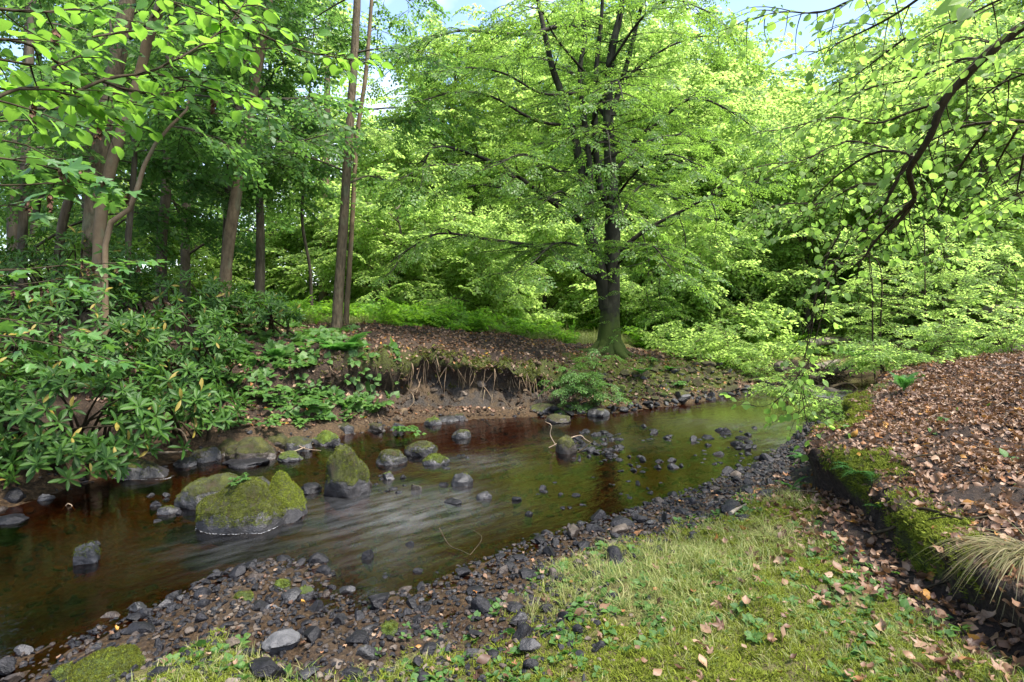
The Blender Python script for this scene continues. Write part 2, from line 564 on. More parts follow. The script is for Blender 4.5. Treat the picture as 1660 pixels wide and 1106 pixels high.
M['rock_some'] = rock_mat('half_mossy_stone', (.055, .054, .056), (.13, .125, .125), .8, (.04, .042, .008), (.09, .10, .012))
M['rock_green'] = rock_mat('green_mossy_stone', (.085, .083, .085), (.21, .20, .20), 1.25, (.05, .075, .008), (.13, .19, .018), (.05, .06, .01), .03)
M['rock_pale'] = rock_mat('grey_slab', (.075, .074, .078), (.125, .122, .126), 0, wet_top=.02)
M['rock_olive'] = rock_mat('olive_mossy_stone', (.07, .055, .04), (.15, .12, .09), 1.2, (.035, .036, .008), (.085, .085, .012), (.05, .035, .015), .05)

def earth_mat():
    t = NT('earth')
    rnd = t.n('ShaderNodeObjectInfo').outputs['Random']
    n = t.noise(40, 5, t.coords())
    c = t.ramp(rnd, [(0, (.022, .014, .009)), (.4, (.05, .032, .02)), (.75, (.075, .058, .042)), (.95, (.14, .10, .06))])
    c = t.mix(t.ramp(n, [(.4, .6), (.65, 0.0)]), c, (.02, .014, .009))
    return t.finish(t.principled(c, .9, .1, t.bump(n, .6, .01)))
M['earth'] = earth_mat()
def ground_mat():
    t = NT('ground')
    pos = t.coords()
    at = t.attr('mask')
    c = t.n('ShaderNodeSeparateColor')
    t.t.links.new(at.outputs['Color'], c.inputs[0])
    lit, grs, cly = c.outputs
    mos = at.outputs['Alpha']
    n1 = t.noise(3.2, 8, pos, .65)
    n2_ = t.noise(38, 6, pos, .65)
    n3 = t.noise(150, 4, pos, .7)
    bed = t.ramp(n2_, [(.3, (.020, .012, .007)), (.5, (.066, .040, .020)), (.7, (.14, .09, .046))])
    soil = t.ramp(n2_, [(.3, (.018, .011, .008)), (.5, (.036, .023, .016)), (.72, (.08, .052, .036))])
    clay = t.ramp(n2_, [(.3, (.018, .014, .011)), (.52, (.045, .037, .030)), (.75, (.085, .072, .058))])
    clay = t.mix(t.ramp(n1, [(.46, 0.0), (.6, .7)]), clay, t.mix(n3, (.055, .032, .014), (.13, .085, .04)))
    turf = t.ramp(n3, [(.3, (.050, .048, .016)), (.5, (.13, .125, .032)), (.7, (.24, .20, .085))])
    turf = t.mix(t.ramp(n2_, [(.48, 0.0), (.66, .7)]), turf, (.10, .065, .04))
    moss = t.ramp(n3, [(.32, (.018, .022, .004)), (.5, (.055, .07, .009)), (.7, (.12, .15, .016))])
    col = t.mix(t.math('MULTIPLY', lit, 1.0), bed, soil)
    def edge(m):
        s = t.math('ADD', m, t.math('MULTIPLY', t.math('SUBTRACT', n2_, .5), .9))
        return t.ramp(s, [(.38, 0.0), (.62, 1.0)])
    col = t.mix(edge(cly), col, clay)
    col = t.mix(edge(grs), col, turf)
    col = t.mix(edge(mos), col, moss)
    h = t.math('ADD', n2_, t.math('MULTIPLY', n3, .5))
    z = t.sep(t.n('ShaderNodeNewGeometry').outputs['Position'])[2]
    wet = t.ramp(z, [(.02, 1.0), (.09, 0.0)])
    rough = t.math('SUBTRACT', .85, t.math('MULTIPLY', wet, .45))
    return t.finish(t.principled(col, rough, .3, t.bump(h, 1.0, .05)))
M['ground'] = ground_mat()

FLOW = math.radians(40)
def water_mat():
    t = NT('water')
    a = t.noise(1.0, 4, t.coords((2.6, 6.0, 1), (0, 0, FLOW), along=True), .6)
    b = t.noise(1.0, 3, t.coords((13, 30, 1), (0, 0, FLOW), along=True), .6)
    c = t.noise(0.55, 2, t.coords())
    rif = t.attr('riffle').outputs['Fac']
    amp = t.math('ADD', t.ramp(c, [(.35, .22), (.65, .75)]), t.math('MULTIPLY', rif, 1.5))
    h = t.math('ADD', a, t.math('MULTIPLY', b, .22))
    nrm = t.bump(t.math('MULTIPLY', h, amp), .30, .05)
    fr = t.n('ShaderNodeFresnel', IOR=1.42, Normal=nrm)
    tr = t.n('ShaderNodeBsdfTransparent')
    t.set(tr, 'Color', (.46, .26, .085))
    gl = t.n('ShaderNodeBsdfGlossy', Roughness=.06, Normal=nrm)
    t.set(gl, 'Color', (1, 1, 1))
    t.set(gl, 'Roughness', t.math('ADD', .05, t.math('MULTIPLY', rif, .22)))
    ms = t.n('ShaderNodeMixShader')
    t.t.links.new(fr.outputs[0], ms.inputs[0])
    t.t.links.new(tr.outputs[0], ms.inputs[1])
    t.t.links.new(gl.outputs[0], ms.inputs[2])
    # aerated streaks along the current; their white also paints in the bright sky reflection
    st = t.noise(1.0, 6, t.coords((2.4, 10, 1), (0, 0, FLOW), along=True), .65)
    fo = t.math('MULTIPLY', t.ramp(st, [(.40, .015), (.85, .15)]), rif, True)
    df = t.n('ShaderNodeBsdfDiffuse')
    t.set(df, 'Color', (.62, .64, .68))
    m2 = t.n('ShaderNodeMixShader')
    t.t.links.new(fo, m2.inputs[0])
    t.t.links.new(ms.outputs[0], m2.inputs[1])
    t.t.links.new(df.outputs[0], m2.inputs[2])
    return t.finish(m2.outputs[0])
M['water'] = water_mat()
def foam_mat():
    t = NT('foam')
    n = t.noise(60, 4, t.coords())
    tr = t.n('ShaderNodeBsdfTransparent')
    d = t.n('ShaderNodeBsdfDiffuse')
    t.set(d, 'Color', (.55, .55, .57))
    ms = t.n('ShaderNodeMixShader')
    t.t.links.new(t.ramp(n, [(.42, .0), (.70, .6)]), ms.inputs[0])
    t.t.links.new(tr.outputs[0], ms.inputs[1]); t.t.links.new(d.outputs[0], ms.inputs[2])
    return t.finish(ms.outputs[0])
M['foam'] = foam_mat()

# ------------------------------------------------------------------ terrain
LSH = curve([(-11, 1.5), (-7.2, 3.2), (-4.9, 4.25), (-4.35, 4.85), (-4.13, 5.6), (-3.67, 6.27), (-2.8, 6.8), (-2.3, 7.6), (-1.38, 8.47), (.39, 8.96), (1.72, 9.33),
             (3.3, 10.3), (4.7, 11.4), (6.0, 12.4), (7.6, 13.4), (10.2, 15.2), (14, 18), (19, 22)], step=.15)
RSH = curve([(-9.5, -.8), (-4.5, 1.6), (-2.75, 2.35), (-2.34, 2.75), (-2.0, 3.2), (-1.72, 3.75), (-1.30, 3.72), (-1.05, 3.3), (-.70, 3.28), (-.2, 3.75), (.36, 4.28), (1.28, 4.92), (2.3, 5.8),
             (3.35, 6.9), (4.6, 8.6), (6.0, 10.2), (7.8, 11.5), (9.6, 12.7), (12.5, 14.8), (17, 18), (22, 21)], step=.15)
LEDGE = curve([(2.6, -2.5), (2.35, 0.8), (2.22, 2.2), (2.27, 3.04), (2.46, 3.71), (2.68, 4.46), (2.66, 5.0), (2.95, 5.65), (3.6, 6.3), (4.85, 7.9), (6.25, 9.6), (7.9, 10.9), (9.8, 12.1), (12.8, 14.2), (17.4, 17.4), (22.5, 20.4)], step=.15)

def sdist(x, y, poly):
    """signed distance to a polyline (positive on its left), and the nearest point's index along it"""
    x = np.asarray(x, float).ravel(); y = np.asarray(y, float).ravel()
    best = np.full(len(x), 1e18); sg = np.ones(len(x)); par = np.zeros(len(x))
    a, b = poly[:-1], poly[1:]
    d = b - a
    L2 = (d ** 2).sum(1)
    pts = np.stack([x, y], 1)
    # coarse search, then exact distance on the neighbouring segments
    for s in range(0, len(pts), 20000):
        p = pts[s:s + 20000]
        D = (p[:, None, 0] - poly[None, :, 0]) ** 2 + (p[:, None, 1] - poly[None, :, 1]) ** 2
        k = D.argmin(1)
        bb = np.full(len(p), 1e18); ss = np.ones(len(p)); pp = np.zeros(len(p))
        for off in (-1, 0):
            j = np.clip(k + off, 0, len(a) - 1)
            t = np.clip(((p - a[j]) * d[j]).sum(1) / L2[j], 0, 1)
            q = p - a[j] - d[j] * t[:, None]
            dd = (q ** 2).sum(1)
            cr = d[j, 0] * q[:, 1] - d[j, 1] * q[:, 0]
            m = dd < bb - 1e-12
            bb[m] = dd[m]; ss[m] = np.where(cr[m] >= 0, 1, -1); pp[m] = (j + t)[m]
        best[s:s + 20000] = bb; sg[s:s + 20000] = ss; par[s:s + 20000] = pp
    return np.sqrt(best) * sg, par

LST = [(-11, [(0, 0), (.3, .25), (1, .55), (2.5, 1.2), (4, 1.7), (7, 1.9)]),
       (-4.2, [(0, 0), (.3, .25), (1, .55), (2.5, 1.2), (4, 1.75), (7, 1.9)]),
       (-2.7, [(0, 0), (.25, .18), (.8, .48), (1.6, .98), (2.5, 1.45), (3.5, 1.68), (6, 1.62)]),
       (-1.9, [(0, 0), (.3, .12), (.62, .30), (.9, .55), (1.05, 1.02), (1.6, 1.16), (2.6, 1.22), (4.2, 1.36), (7, 1.4)]),
       (-.2, [(0, 0), (.3, .06), (.62, .20), (.82, .36), (.95, .76), (1.4, .86), (2.6, .98), (4, 1.10), (7, 1.12)]),
       (1.0, [(0, 0), (.4, .06), (.8, .20), (1.0, .34), (1.14, .70), (1.6, .82), (3, .97), (5, 1.04), (7, 1.08)]),
       (2.4, [(0, 0), (.4, .12), (1, .32), (1.45, .44), (1.62, .70), (2.2, .80), (3, .88), (5, .96), (7, 1.0)]),
       (4.6, [(0, 0), (.5, .15), (1.2, .36), (2, .54), (4, .70), (7, .85)]),
       (7.5, [(0, 0), (.5, .18), (1.5, .30), (3, .42), (7, .6)]),
       (20, [(0, 0), (.5, .2), (1.5, .30), (3, .42), (7, .6)])]

def left_profile(d, s):
    Z = np.stack([np.interp(d, [p[0] for p in st], [p[1] for p in st]) for _, st in LST], 0)
    sx = np.array([a for a, _ in LST])
    s = np.clip(s, sx[0], sx[-1])
    i = np.clip(np.searchsorted(sx, s) - 1, 0, len(sx) - 2)
    f = (s - sx[i]) / (sx[i + 1] - sx[i])
    n = np.arange(len(d))
    return Z[i, n] * (1 - f) + Z[i + 1, n] * f

def terrain(x, y, shift=True):
    """world points and masks of the ground surface over (x, y)"""
    x = np.asarray(x, float).ravel(); y = np.asarray(y, float).ravel()
    dL, pL = sdist(x, y, LSH)
    dR, pR = sdist(x, y, RSH); dR = -dR
    dK, pK = sdist(x, y, LEDGE); dK = -dK
    sL = np.interp(pL, np.arange(len(LSH)), LSH[:, 0])
    kY = np.interp(pK, np.arange(len(LEDGE)), LEDGE[:, 1])
    w = n2(x, y, 1.3, 3, 5)
    nn = n2(x, y, 5.0, 4, 9)
    nf = n2(x, y, 22.0, 3, 13)
    dLw = dL + .12 * w + .03 * nn
    stream = np.minimum(-dL, -dR)
    z = np.zeros(len(x))
    ins = stream > 0
    bedz = -np.minimum(.34, .04 + .30 * np.maximum(stream, 0)) * sstep(0, .3, stream)
    bedz = bedz + .035 * nn * sstep(0, .4, stream) + .012 * nf
    z = np.where(ins, bedz, z)
    zl = left_profile(np.maximum(dLw, 0), sL)
    zl = zl + (.06 * nn + .03 * nf) * sstep(0, .5, dL) + .10 * w * sstep(1.0, 3.0, dL) * .6
    cw = sstep(-2.6, -1.6, sL) * (1 - sstep(2.2, 3.6, sL)) * sstep(.2, .5, dL) * (1 - sstep(1.3, 1.9, dL))
    zl = zl + cw * (.07 * n2(x, y, 3.3, 3, 41) + .05 * n2(x, y, 11, 3, 43))
    z = np.where(dL > 0, zl, z)
    zr = np.interp(np.maximum(dR, 0), [0, .25, .7, 1.4, 2.6, 6], [-.005, .018, .07, .16, .26, .30])
    kf = np.interp(kY, [0, 2, 3, 4.2, 5, 6, 9, 12], [.20, .22, .26, .34, .42, .42, .62, .60])
    dKw = dK + .07 * w + .05 * nn + .02 * nf
    zk = np.interp(np.maximum(dKw, 0), [0, .05, .14, .5, 1.5, 3, 6, 12], [0, .45, .92, 1.05, 1.22, 1.48, 2.2, 3.1]) * kf
    far = sstep(9, 11, kY)
    zk = zk * (1 - far) + far * np.interp(np.maximum(dKw, 0), [0, .1, .3, 1.5, 4, 12], [0, .35, .52, .7, .9, 1.4])
    zr = zr + .035 * nn * sstep(.0, .5, dR) * (1 - .4 * sstep(0.2, 1, dK)) + .014 * nf + .035 * w * sstep(.3, 1, dR)
    z = np.where((dR > 0), zr + np.where(dK > 0, zk, 0), z)
    # beyond the stream the land rises, gently on the left and as a wooded slope on the right
    hill = .19 * np.log1p(np.exp((y - 23) / 2.0)) * 2.0 * sstep(-7, 12, x - .12 * (y - 22)) + .10 * np.maximum(x - 9, 0) * sstep(6, 14, y)
    z = z + hill * (~ins)
    z = z + .02 * np.maximum(y - 16, 0) * (dL > 0)
    # overhanging lips
    ov = np.zeros_like(z)
    wl = sstep(-2.5, -1.8, sL) * (1 - sstep(1.4, 2.5, sL))
    ov_l = wl * (.36 + .2 * w) * sstep(.80, 1.02, dLw) * (1 - sstep(1.05, 2.0, dLw))
    wk = (1 - sstep(7, 9, kY))
    ov_k = wk * (.13 + .08 * w) * sstep(.02, .12, dKw) * (1 - sstep(.15, .7, dKw))
    tl = np.gradient(LSH, axis=0); tl = norm(tl)
    tk = norm(np.gradient(LEDGE, axis=0))
    il = np.clip(pL.round().astype(int), 0, len(LSH) - 1); ik = np.clip(pK.round().astype(int), 0, len(LEDGE) - 1)
    nl = np.stack([tl[il, 1], -tl[il, 0]], 1)          # towards the stream from the left bank
    nk = np.stack([-tk[ik, 1], tk[ik, 0]], 1)          # out of the ledge
    on_l = dL > 0
    off = np.where(on_l[:, None], nl * ov_l[:, None], np.where((dK > 0)[:, None], nk * ov_k[:, None], 0.0))
    pos = np.stack([x + off[:, 0], y + off[:, 1], z], 1)
    # masks: litter, turf, clay, moss
    lit = np.zeros_like(z); grs = np.zeros_like(z); cly = np.zeros_like(z); mos = np.zeros_like(z)
    lit = np.where(on_l, sstep(.25, .6, dL) * (.75 + .25 * sstep(-1, 0, sL)), 0)
    lit = np.where(dK > .05, 1.0, lit)
    lit = np.where((dR > 0) & (dK <= .05), sstep(1.0, .15, -dK + .25 * w) * .9 + .25, lit)
    cly = np.where(on_l, sstep(-1.9, -1.3, sL) * (1 - sstep(.3, 1.4, sL)) * sstep(.3, .45, dLw) * (1 - sstep(.80, .98, dLw)), 0)
    mos = np.where(on_l, .8 * sstep(1.0, 2.0, sL) * (1 - sstep(1.7, 2.4, dL)) * sstep(.2, .5, dL) * (1 - sstep(6, 8, sL)), 0)
    lip = np.where(on_l, wl * sstep(.9, 1.0, dLw) * (1 - sstep(1.15, 1.6, dLw)) * .55, 0)
    mos = np.maximum(mos, lip)
    mos = np.maximum(mos, np.where(on_l, .5 * sstep(-3.4, -2.6, sL) * sstep(2.2, 3.2, dL) * (1 - sstep(-1.9, -1.2, sL)), 0))
    mos = np.maximum(mos, np.where((dK > 0) & (dK < .35), .30 + .75 * n2(x, y, 2.1, 2, 31), 0))
    turf = sstep(.42 - .22 * sstep(-.9, -.2, x), .80 - .3 * sstep(-.9, -.2, x), dR + .15 * w) * sstep(.15, .7, -dK + .25 * w)
    grs = np.where((dR > 0) & (dK <= 0), turf * (.72 + .35 * w), 0)
    grs = np.maximum(grs, np.where(on_l, sstep(5.0, 6.5, dL + .6 * w) * sstep(-2.5, -1, sL), 0))
    grs = np.where(y > 15, np.maximum(grs, .8), grs)
    mask = np.clip(np.stack([lit, grs, cly, np.clip(mos, 0, 1)], 1), 0, 1)
    info = dict(dL=dL, dR=dR, dK=dK, sL=sL, kY=kY)
    return pos, mask, info

def H(x, y):
    return terrain([x], [y])[0][0, 2]

def build_ground():
    ys = np.concatenate([np.linspace(-6, .4, 26)[:-1], np.linspace(.4, 14.5, 390)[:-1], np.linspace(14.5, 30, 90)[:-1], np.linspace(30, 84, 40)])
    u = np.linspace(-1, 1, 620)
    tt = 1.1 * u + .5 * u ** 5
    X = tt[None, :] * (np.maximum(ys, 0) + 3.2)[:, None]
    Y = np.repeat(ys[:, None], len(u), 1)
    pos, mask, _ = terrain(X.ravel(), Y.ravel())
    n, m = X.shape
    i = np.arange(n - 1)[:, None] * m + np.arange(m - 1)[None, :]
    q = np.stack([i, i + 1, i + m + 1, i + m], -1).reshape(-1, 4)
    me = make_mesh('ground', pos, [q], [M['ground']], {'mask': ('FLOAT_COLOR', mask)})
    return link('ground', me, None, (0, 0, 0), 'structure')
ground = build_ground()

def build_water():
    ys = np.concatenate([np.linspace(-4, 1.5, 10)[:-1], np.linspace(1.5, 14, 150)[:-1], np.linspace(14, 24, 20)])
    V, q = [], []
    xs = np.concatenate([np.linspace(-14, -6, 20)[:-1], np.linspace(-6, 7, 160)[:-1], np.linspace(7, 22, 30)])
    X, Y = np.meshgrid(xs, ys)
    V = np.stack([X.ravel(), Y.ravel(), np.zeros(X.size)], 1)
    m = len(xs)
    i = np.arange(len(ys) - 1)[:, None] * m + np.arange(m - 1)[None, :]
    q = np.stack([i, i + 1, i + m + 1, i + m], -1).reshape(-1, 4)
    # keep only the faces over the channel
    c = V[q].mean(1)
    dL, _ = sdist(c[:, 0], c[:, 1], LSH)
    dR, _ = sdist(c[:, 0], c[:, 1], RSH)
    q = q[(dL < .9) & (-dR < .9)]
    rif = np.zeros(len(V))
    for x, y, sx, sy, a in ((-1.1, 4.6, .6, .75, 1.0), (-.6, 4.9, .5, .6, .7), (-1.9, 4.0, .8, .3, .32), (5.9, 11.0, 1.5, .8, 1.0), (3.3, 8.2, 1.3, .6, .35), (-.4, 6.3, .5, .4, .5), (3.4, 7.1, .5, .5, .5), (1.0, 7.3, .7, .5, .4)):
        rif = np.maximum(rif, a * np.exp(-((V[:, 0] - x) / sx) ** 2 - ((V[:, 1] - y) / sy) ** 2))
    rif *= .75 + .5 * n2(V[:, 0], V[:, 1], 1.5, 3, 101)
    me = make_mesh('stream_water', V, [q], [M['water']], {'riffle': ('FLOAT', np.clip(rif, 0, 1.3))})
    return link('stream_water', me, None, (0, 0, 0.0), 'structure')
water = build_water()

# ------------------------------------------------------------------ leaf, rock and plant shapes
def blade_leaf(rows, droop=.18, fold=.12, cup=0.0, twist=0.0):
    """rows: (t, half width); three columns and a tip, base at the origin, +Y outwards, length 1"""
    V, L = [], []
    for t, w in rows:
        for sx in (-1, 0, 1):
            a = twist * t
            x, z = sx * w, abs(sx) * w * fold * 2 - droop * t * t + cup * (abs(sx) * w) ** 2
            V.append((x * math.cos(a) - z * math.sin(a) * .4, t, z + x * math.sin(a)))
            L.append((sx * w, t, 0))
    n = len(rows)
    Q = []
    for r in range(n - 1):
        b = r * 3
        Q += [(b, b + 1, b + 4, b + 3), (b + 1, b + 2, b + 5, b + 4)]
    V.append((0, 1.0, -droop)); L.append((0, 1, 0))
    k = len(V) - 1
    T = [((n - 1) * 3, (n - 1) * 3 + 1, k), ((n - 1) * 3 + 1, (n - 1) * 3 + 2, k)]
    return np.array(V), [np.array(Q), np.array(T)], np.array(L)

BEECH = (np.array([(0, 0, 0), (-.30, .42, .05), (0, .46, -.02), (.30, .42, .05), (0, 1, -.12)]), [np.array([(0, 2, 1), (0, 3, 2), (1, 2, 4), (2, 3, 4)])],
         np.array([(0, 0, 0), (-.30, .42, 0), (0, .46, 0), (.30, .42, 0), (0, 1, 0)]))
WOOD = (np.array([(0, 0, 0), (-.34, .48, .06), (.34, .48, .06), (0, 1, -.12)]), [np.array([(0, 2, 3, 1)])], np.array([(0, 0, 0), (-.34, .48, 0), (.34, .48, 0), (0, 1, 0)]))
HAZEL = blade_leaf([(0, .0), (.04, .20), (.16, .36), (.26, .385), (.36, .43), (.46, .41), (.56, .42), (.66, .36), (.75, .33), (.84, .21), (.90, .13)], .16, .10)
HAZEL2 = blade_leaf([(0, .0), (.05, .17), (.17, .33), (.28, .35), (.40, .40), (.50, .375), (.60, .38), (.70, .31), (.79, .27), (.88, .14)], .30, .16, 0, .3)
LIME = blade_leaf([(0, .0), (.03, .20), (.14, .36), (.30, .42), (.46, .41), (.62, .33), (.78, .20), (.90, .08)], .14, .08)
RHODO = blade_leaf([(0, .012), (.08, .02), (.25, .085), (.45, .125), (.65, .13), (.82, .10), (.94, .05)], .10, .16)
RHODO2 = blade_leaf([(0, .012), (.08, .02), (.25, .085), (.45, .13), (.65, .135), (.82, .10), (.94, .05)], .30, .20, 0, .2)

def lobed_leaf():
    """a five-lobed sycamore leaf, stalk end at the origin"""
    lobes = [(-2.05, .42), (-1.05, .66), (0.0, .80), (1.05, .66), (2.05, .42)]
    out = [(0.0, 0.0)]
    c = np.array((0, .24))
    pts = []
    for i, (a, r) in enumerate(lobes):
        for da, f in ((-.30, .66), (-.14, .84), (0, 1.0), (.14, .84), (.30, .66)):
            pts.append((c[0] + math.sin(a + da) * r * f, c[1] + math.cos(a + da) * r * f))
        if i < 4:
            am = (a + lobes[i + 1][0]) / 2
            pts.append((c[0] + math.sin(am) * .33, c[1] + math.cos(am) * .33))
    ring = [(0, 0.0)] + pts
    V = [(0, .24, .02)] + [(x, y, -.12 * (x * x + (y - .24) ** 2) + .05 * math.sin(6 * x)) for x, y in ring]
    n = len(ring)
    T = [(0, 1 + (i + 1) % n, 1 + i) for i in range(n)]
    V = np.array(V)
    L = V.copy(); L[:, 2] = 0
    return V, [np.array(T)], L
SYCA = lobed_leaf()

def bramble_leaflet():
    return blade_leaf([(0, .0), (.08, .2), (.25, .34), (.4, .33), (.55, .34), (.7, .25), (.85, .14)], .2, .15)
BRAM = bramble_leaflet()

def dead_leaf(curl, tw):
    rows = [(0, .02), (.2, .19), (.42, .31), (.64, .26), (.83, .12)]
    V, F, L = blade_leaf(rows, .0, .0)
    V = V.copy()
    y = V[:, 1] - .5
    V[:, 2] = curl * (V[:, 0] ** 2 * 2.2 + y ** 2 * .9) + tw * V[:, 0] * y * 1.4 + .03 * np.sin(9 * V[:, 1] + 7 * V[:, 0])
    V[:, 1] -= .5
    return V, F, L
DEAD = [dead_leaf(.7, .5), dead_leaf(-.5, .9), dead_leaf(1.3, -.6), dead_leaf(.2, 1.3), dead_leaf(-.9, -.5), dead_leaf(1.8, .3)]
def dead_lobed(curl, tw):
    V, F, L = SYCA
    V = V.copy()
    V[:, 1] -= .4
    V[:, 2] = curl * (V[:, 0] ** 2 + .6 * V[:, 1] ** 2) + tw * V[:, 0] * V[:, 1] + .07 * np.sin(11 * V[:, 0]) * np.cos(8 * V[:, 1])
    return V * .8, F, L
DEAD_LOBED = [dead_lobed(.7, .6), dead_lobed(-.5, .9), dead_lobed(1.1, -.5)]

def single_mesh(name, canon, mat, rand=.5):
    V, F, L = canon
    L = L.copy(); L[:, 2] = rand
    mb = MB(); mb.add(V, F, L)
    return mb.mesh(name, [mat])

def spray_mesh(name, leaf, leaf_m, twig_m, n_side=5, leaf_len=.15, width=.42, droop=.16, jit=.35, tw=.006, seed=0):
    """a flat leafy spray of length 1 along +Y: a twig, alternate side twigs and leaves in two ranks"""
    r = np.random.default_rng(seed)
    mb = MB()
    def axis(s):
        return np.array((.04 * math.sin(5 * s + seed), s, -droop * s * s))
    pts = np.array([axis(s) for s in np.linspace(0, .92, 7)])
    mb.tube(pts, np.linspace(tw * 1.6, tw * .5, 7), 3, 1, cap=False)
    pos, dr = [], []
    for s in np.linspace(.25, .95, 8):
        side = 1 if len(pos) % 2 else -1
        pos.append(axis(s)); dr.append((side * .75, .7, -.1 - .3 * s))
    for i in range(n_side):
        s = .10 + .75 * i / n_side + r.uniform(-.03, .03)
        side = 1 if i % 2 else -1
        ln = width * (1 - .55 * s) * r.uniform(.8, 1.15)
        a = r.uniform(.75, 1.05)
        d = np.array((side * math.sin(a), math.cos(a), -.10 + r.uniform(-.1, .1)))
        b = axis(s)
        q = np.array([b + d * ln * t + np.array((0, 0, -.25 * ln * t * t)) for t in (0, .5, 1)])
        mb.tube(q, [tw * .9, tw * .6, tw * .35], 3, 1, cap=False)
        k = max(3, int(ln / (leaf_len * .42)))
        for j in range(k):
            t = (j + .7) / k
            sd = 1 if j % 2 else -1
            dd = d + np.array((-d[1], d[0], 0)) * sd * .85
            pos.append(b + d * ln * t + np.array((0, 0, -.25 * ln * t * t)))
            dr.append(dd / np.linalg.norm(dd) + np.array((0, 0, -.12)))
    pos.append(axis(.93)); dr.append((0, 1, -.35))
    pos = np.array(pos); dr = np.array(dr)
    n = len(pos)
    up = np.array((0, 0, 1.0)) + r.normal(0, jit, (n, 3))
    dr = dr + r.normal(0, jit * .4, (n, 3))
    mb.batch(leaf, frames(dr, up), pos, leaf_len * r.uniform(.7, 1.2, n), r.random(n))
    return mb.mesh(name, [leaf_m, twig_m])

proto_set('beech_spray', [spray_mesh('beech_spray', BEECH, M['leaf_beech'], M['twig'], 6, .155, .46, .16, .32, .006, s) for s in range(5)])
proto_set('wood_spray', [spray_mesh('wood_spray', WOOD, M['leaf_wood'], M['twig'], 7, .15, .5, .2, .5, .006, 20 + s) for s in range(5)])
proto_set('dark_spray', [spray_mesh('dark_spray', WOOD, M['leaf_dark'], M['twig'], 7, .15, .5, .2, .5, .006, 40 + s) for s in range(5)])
proto_set('meadow_spray', [spray_mesh('meadow_spray', WOOD, M['leaf_meadow'], M['twig'], 7, .17, .5, .35, .5, .006, 60 + s) for s in range(5)])
proto_set('sapling_spray', [spray_mesh('sapling_spray', BEECH, M['leaf_wood'], M['twig'], 5, .20, .44, .2, .4, .008, 80 + s) for s in range(4)])
proto_set('seedling_spray', [spray_mesh('seedling_spray', BEECH, M['leaf_bramble'], M['twig'], 6, .17, .46, .2, .3, .006, 90 + s) for s in range(4)])

def rosette(seed, n=10):
    r = np.random.default_rng(seed)
    a = np.arange(n) * 2.4 + r.uniform(0, 6)
    el = np.linspace(.95, -.15, n) + r.normal(0, .12, n)
    d = np.stack([np.cos(a) * np.cos(el), np.sin(a) * np.cos(el), np.sin(el)], 1)
    up = np.array((0, 0, 1.0)) + d * -.2 + r.normal(0, .12, (n, 3))
    up = np.where((el > .8)[:, None], -d * np.array((1, 1, 0)) * 2 + (0, 0, .4), up)
    return d, up, r.uniform(.75, 1.1, n) * np.where(el > .6, .8, 1.0), np.stack([np.zeros(n), np.zeros(n), -np.linspace(0, .12, n)], 1)

def rosette_mesh(seed):
    d, up, s, p = rosette(seed)
    mb = MB()
    mb.tube([(0, 0, -.6), (0, 0, -.3), (0, 0, 0)], [.022, .02, .016], 4, 1, cap=False)
    mb.batch(RHODO if seed % 2 else RHODO2, frames(d, up), p, s)
    return mb.mesh('rhododendron_rosette', [M['leaf_rhodo'], M['twig']])
proto_set('rhododendron_rosette', [rosette_mesh(s) for s in range(7)])

def frond_mesh(name, n=15, width=.30, arch=.45, seed=0, leaflets=True):
    """a fern frond of length 1 along +Y: a rib and two ranks of toothed leaflets"""
    r = np.random.default_rng(seed)
    mb = MB()
    s = np.linspace(0, 1, 9)
    def ax(t): return np.array((0, t * (1 - .08 * t), arch * (t * .9 - t * t * 1.15)))
    mb.tube(np.array([ax(t) for t in s]), np.linspace(.011, .003, 9), 4, 0, cap=False)
    for i in range(n):
        t = .16 + .82 * i / n
        w = width * math.sin(min(1, (t - .05) / .38) * 1.57) * (1 - .88 * max(0, t - .38) / .62)
        for sd in (-1, 1):
            b = ax(t)
            d = np.array((sd, .42 + r.uniform(-.08, .08), -.12 + r.uniform(-.1, .1)))
            d = d / np.linalg.norm(d)
            # a leaflet is a row of small teeth along its own rib
            k = 6
            pos = np.array([b + d * w * q for q in np.linspace(.06, .88, k)])
            for s2 in (-1, 1):
                dd = d[None] * .55 + np.array((0, s2, -.05))[None] + r.normal(0, .05, (k, 3))
                ln = .30 * w * (1.1 - np.linspace(.06, .9, k)) + .006
                mb.batch(TOOTH, frames(dd, np.array((0, 0, 1.0)) + r.normal(0, .15, (k, 3))), pos, ln, np.full(k, r.random()))
            mb.batch(TOOTH, frames(d[None], np.array([[0, 0, 1.0]])), (b + d * w * .8)[None], .25 * w + .006, np.array([.5]))
    return mb.mesh(name, [M['fern']])
TOOTH = (np.array([(-.12, 0, 0), (.12, 0, 0), (.26, .55, 0), (0, 1, -.06), (-.26, .55, 0)]), [np.array([(0, 1, 2, 4)]), np.array([(4, 2, 3)])],
         np.array([(-.1, 0, 0), (.1, 0, 0), (.2, .5, 0), (0, 1, 0), (-.2, .5, 0)]))
FROND = [frond_mesh('frond', 16, .28, .5, s) for s in range(3)]

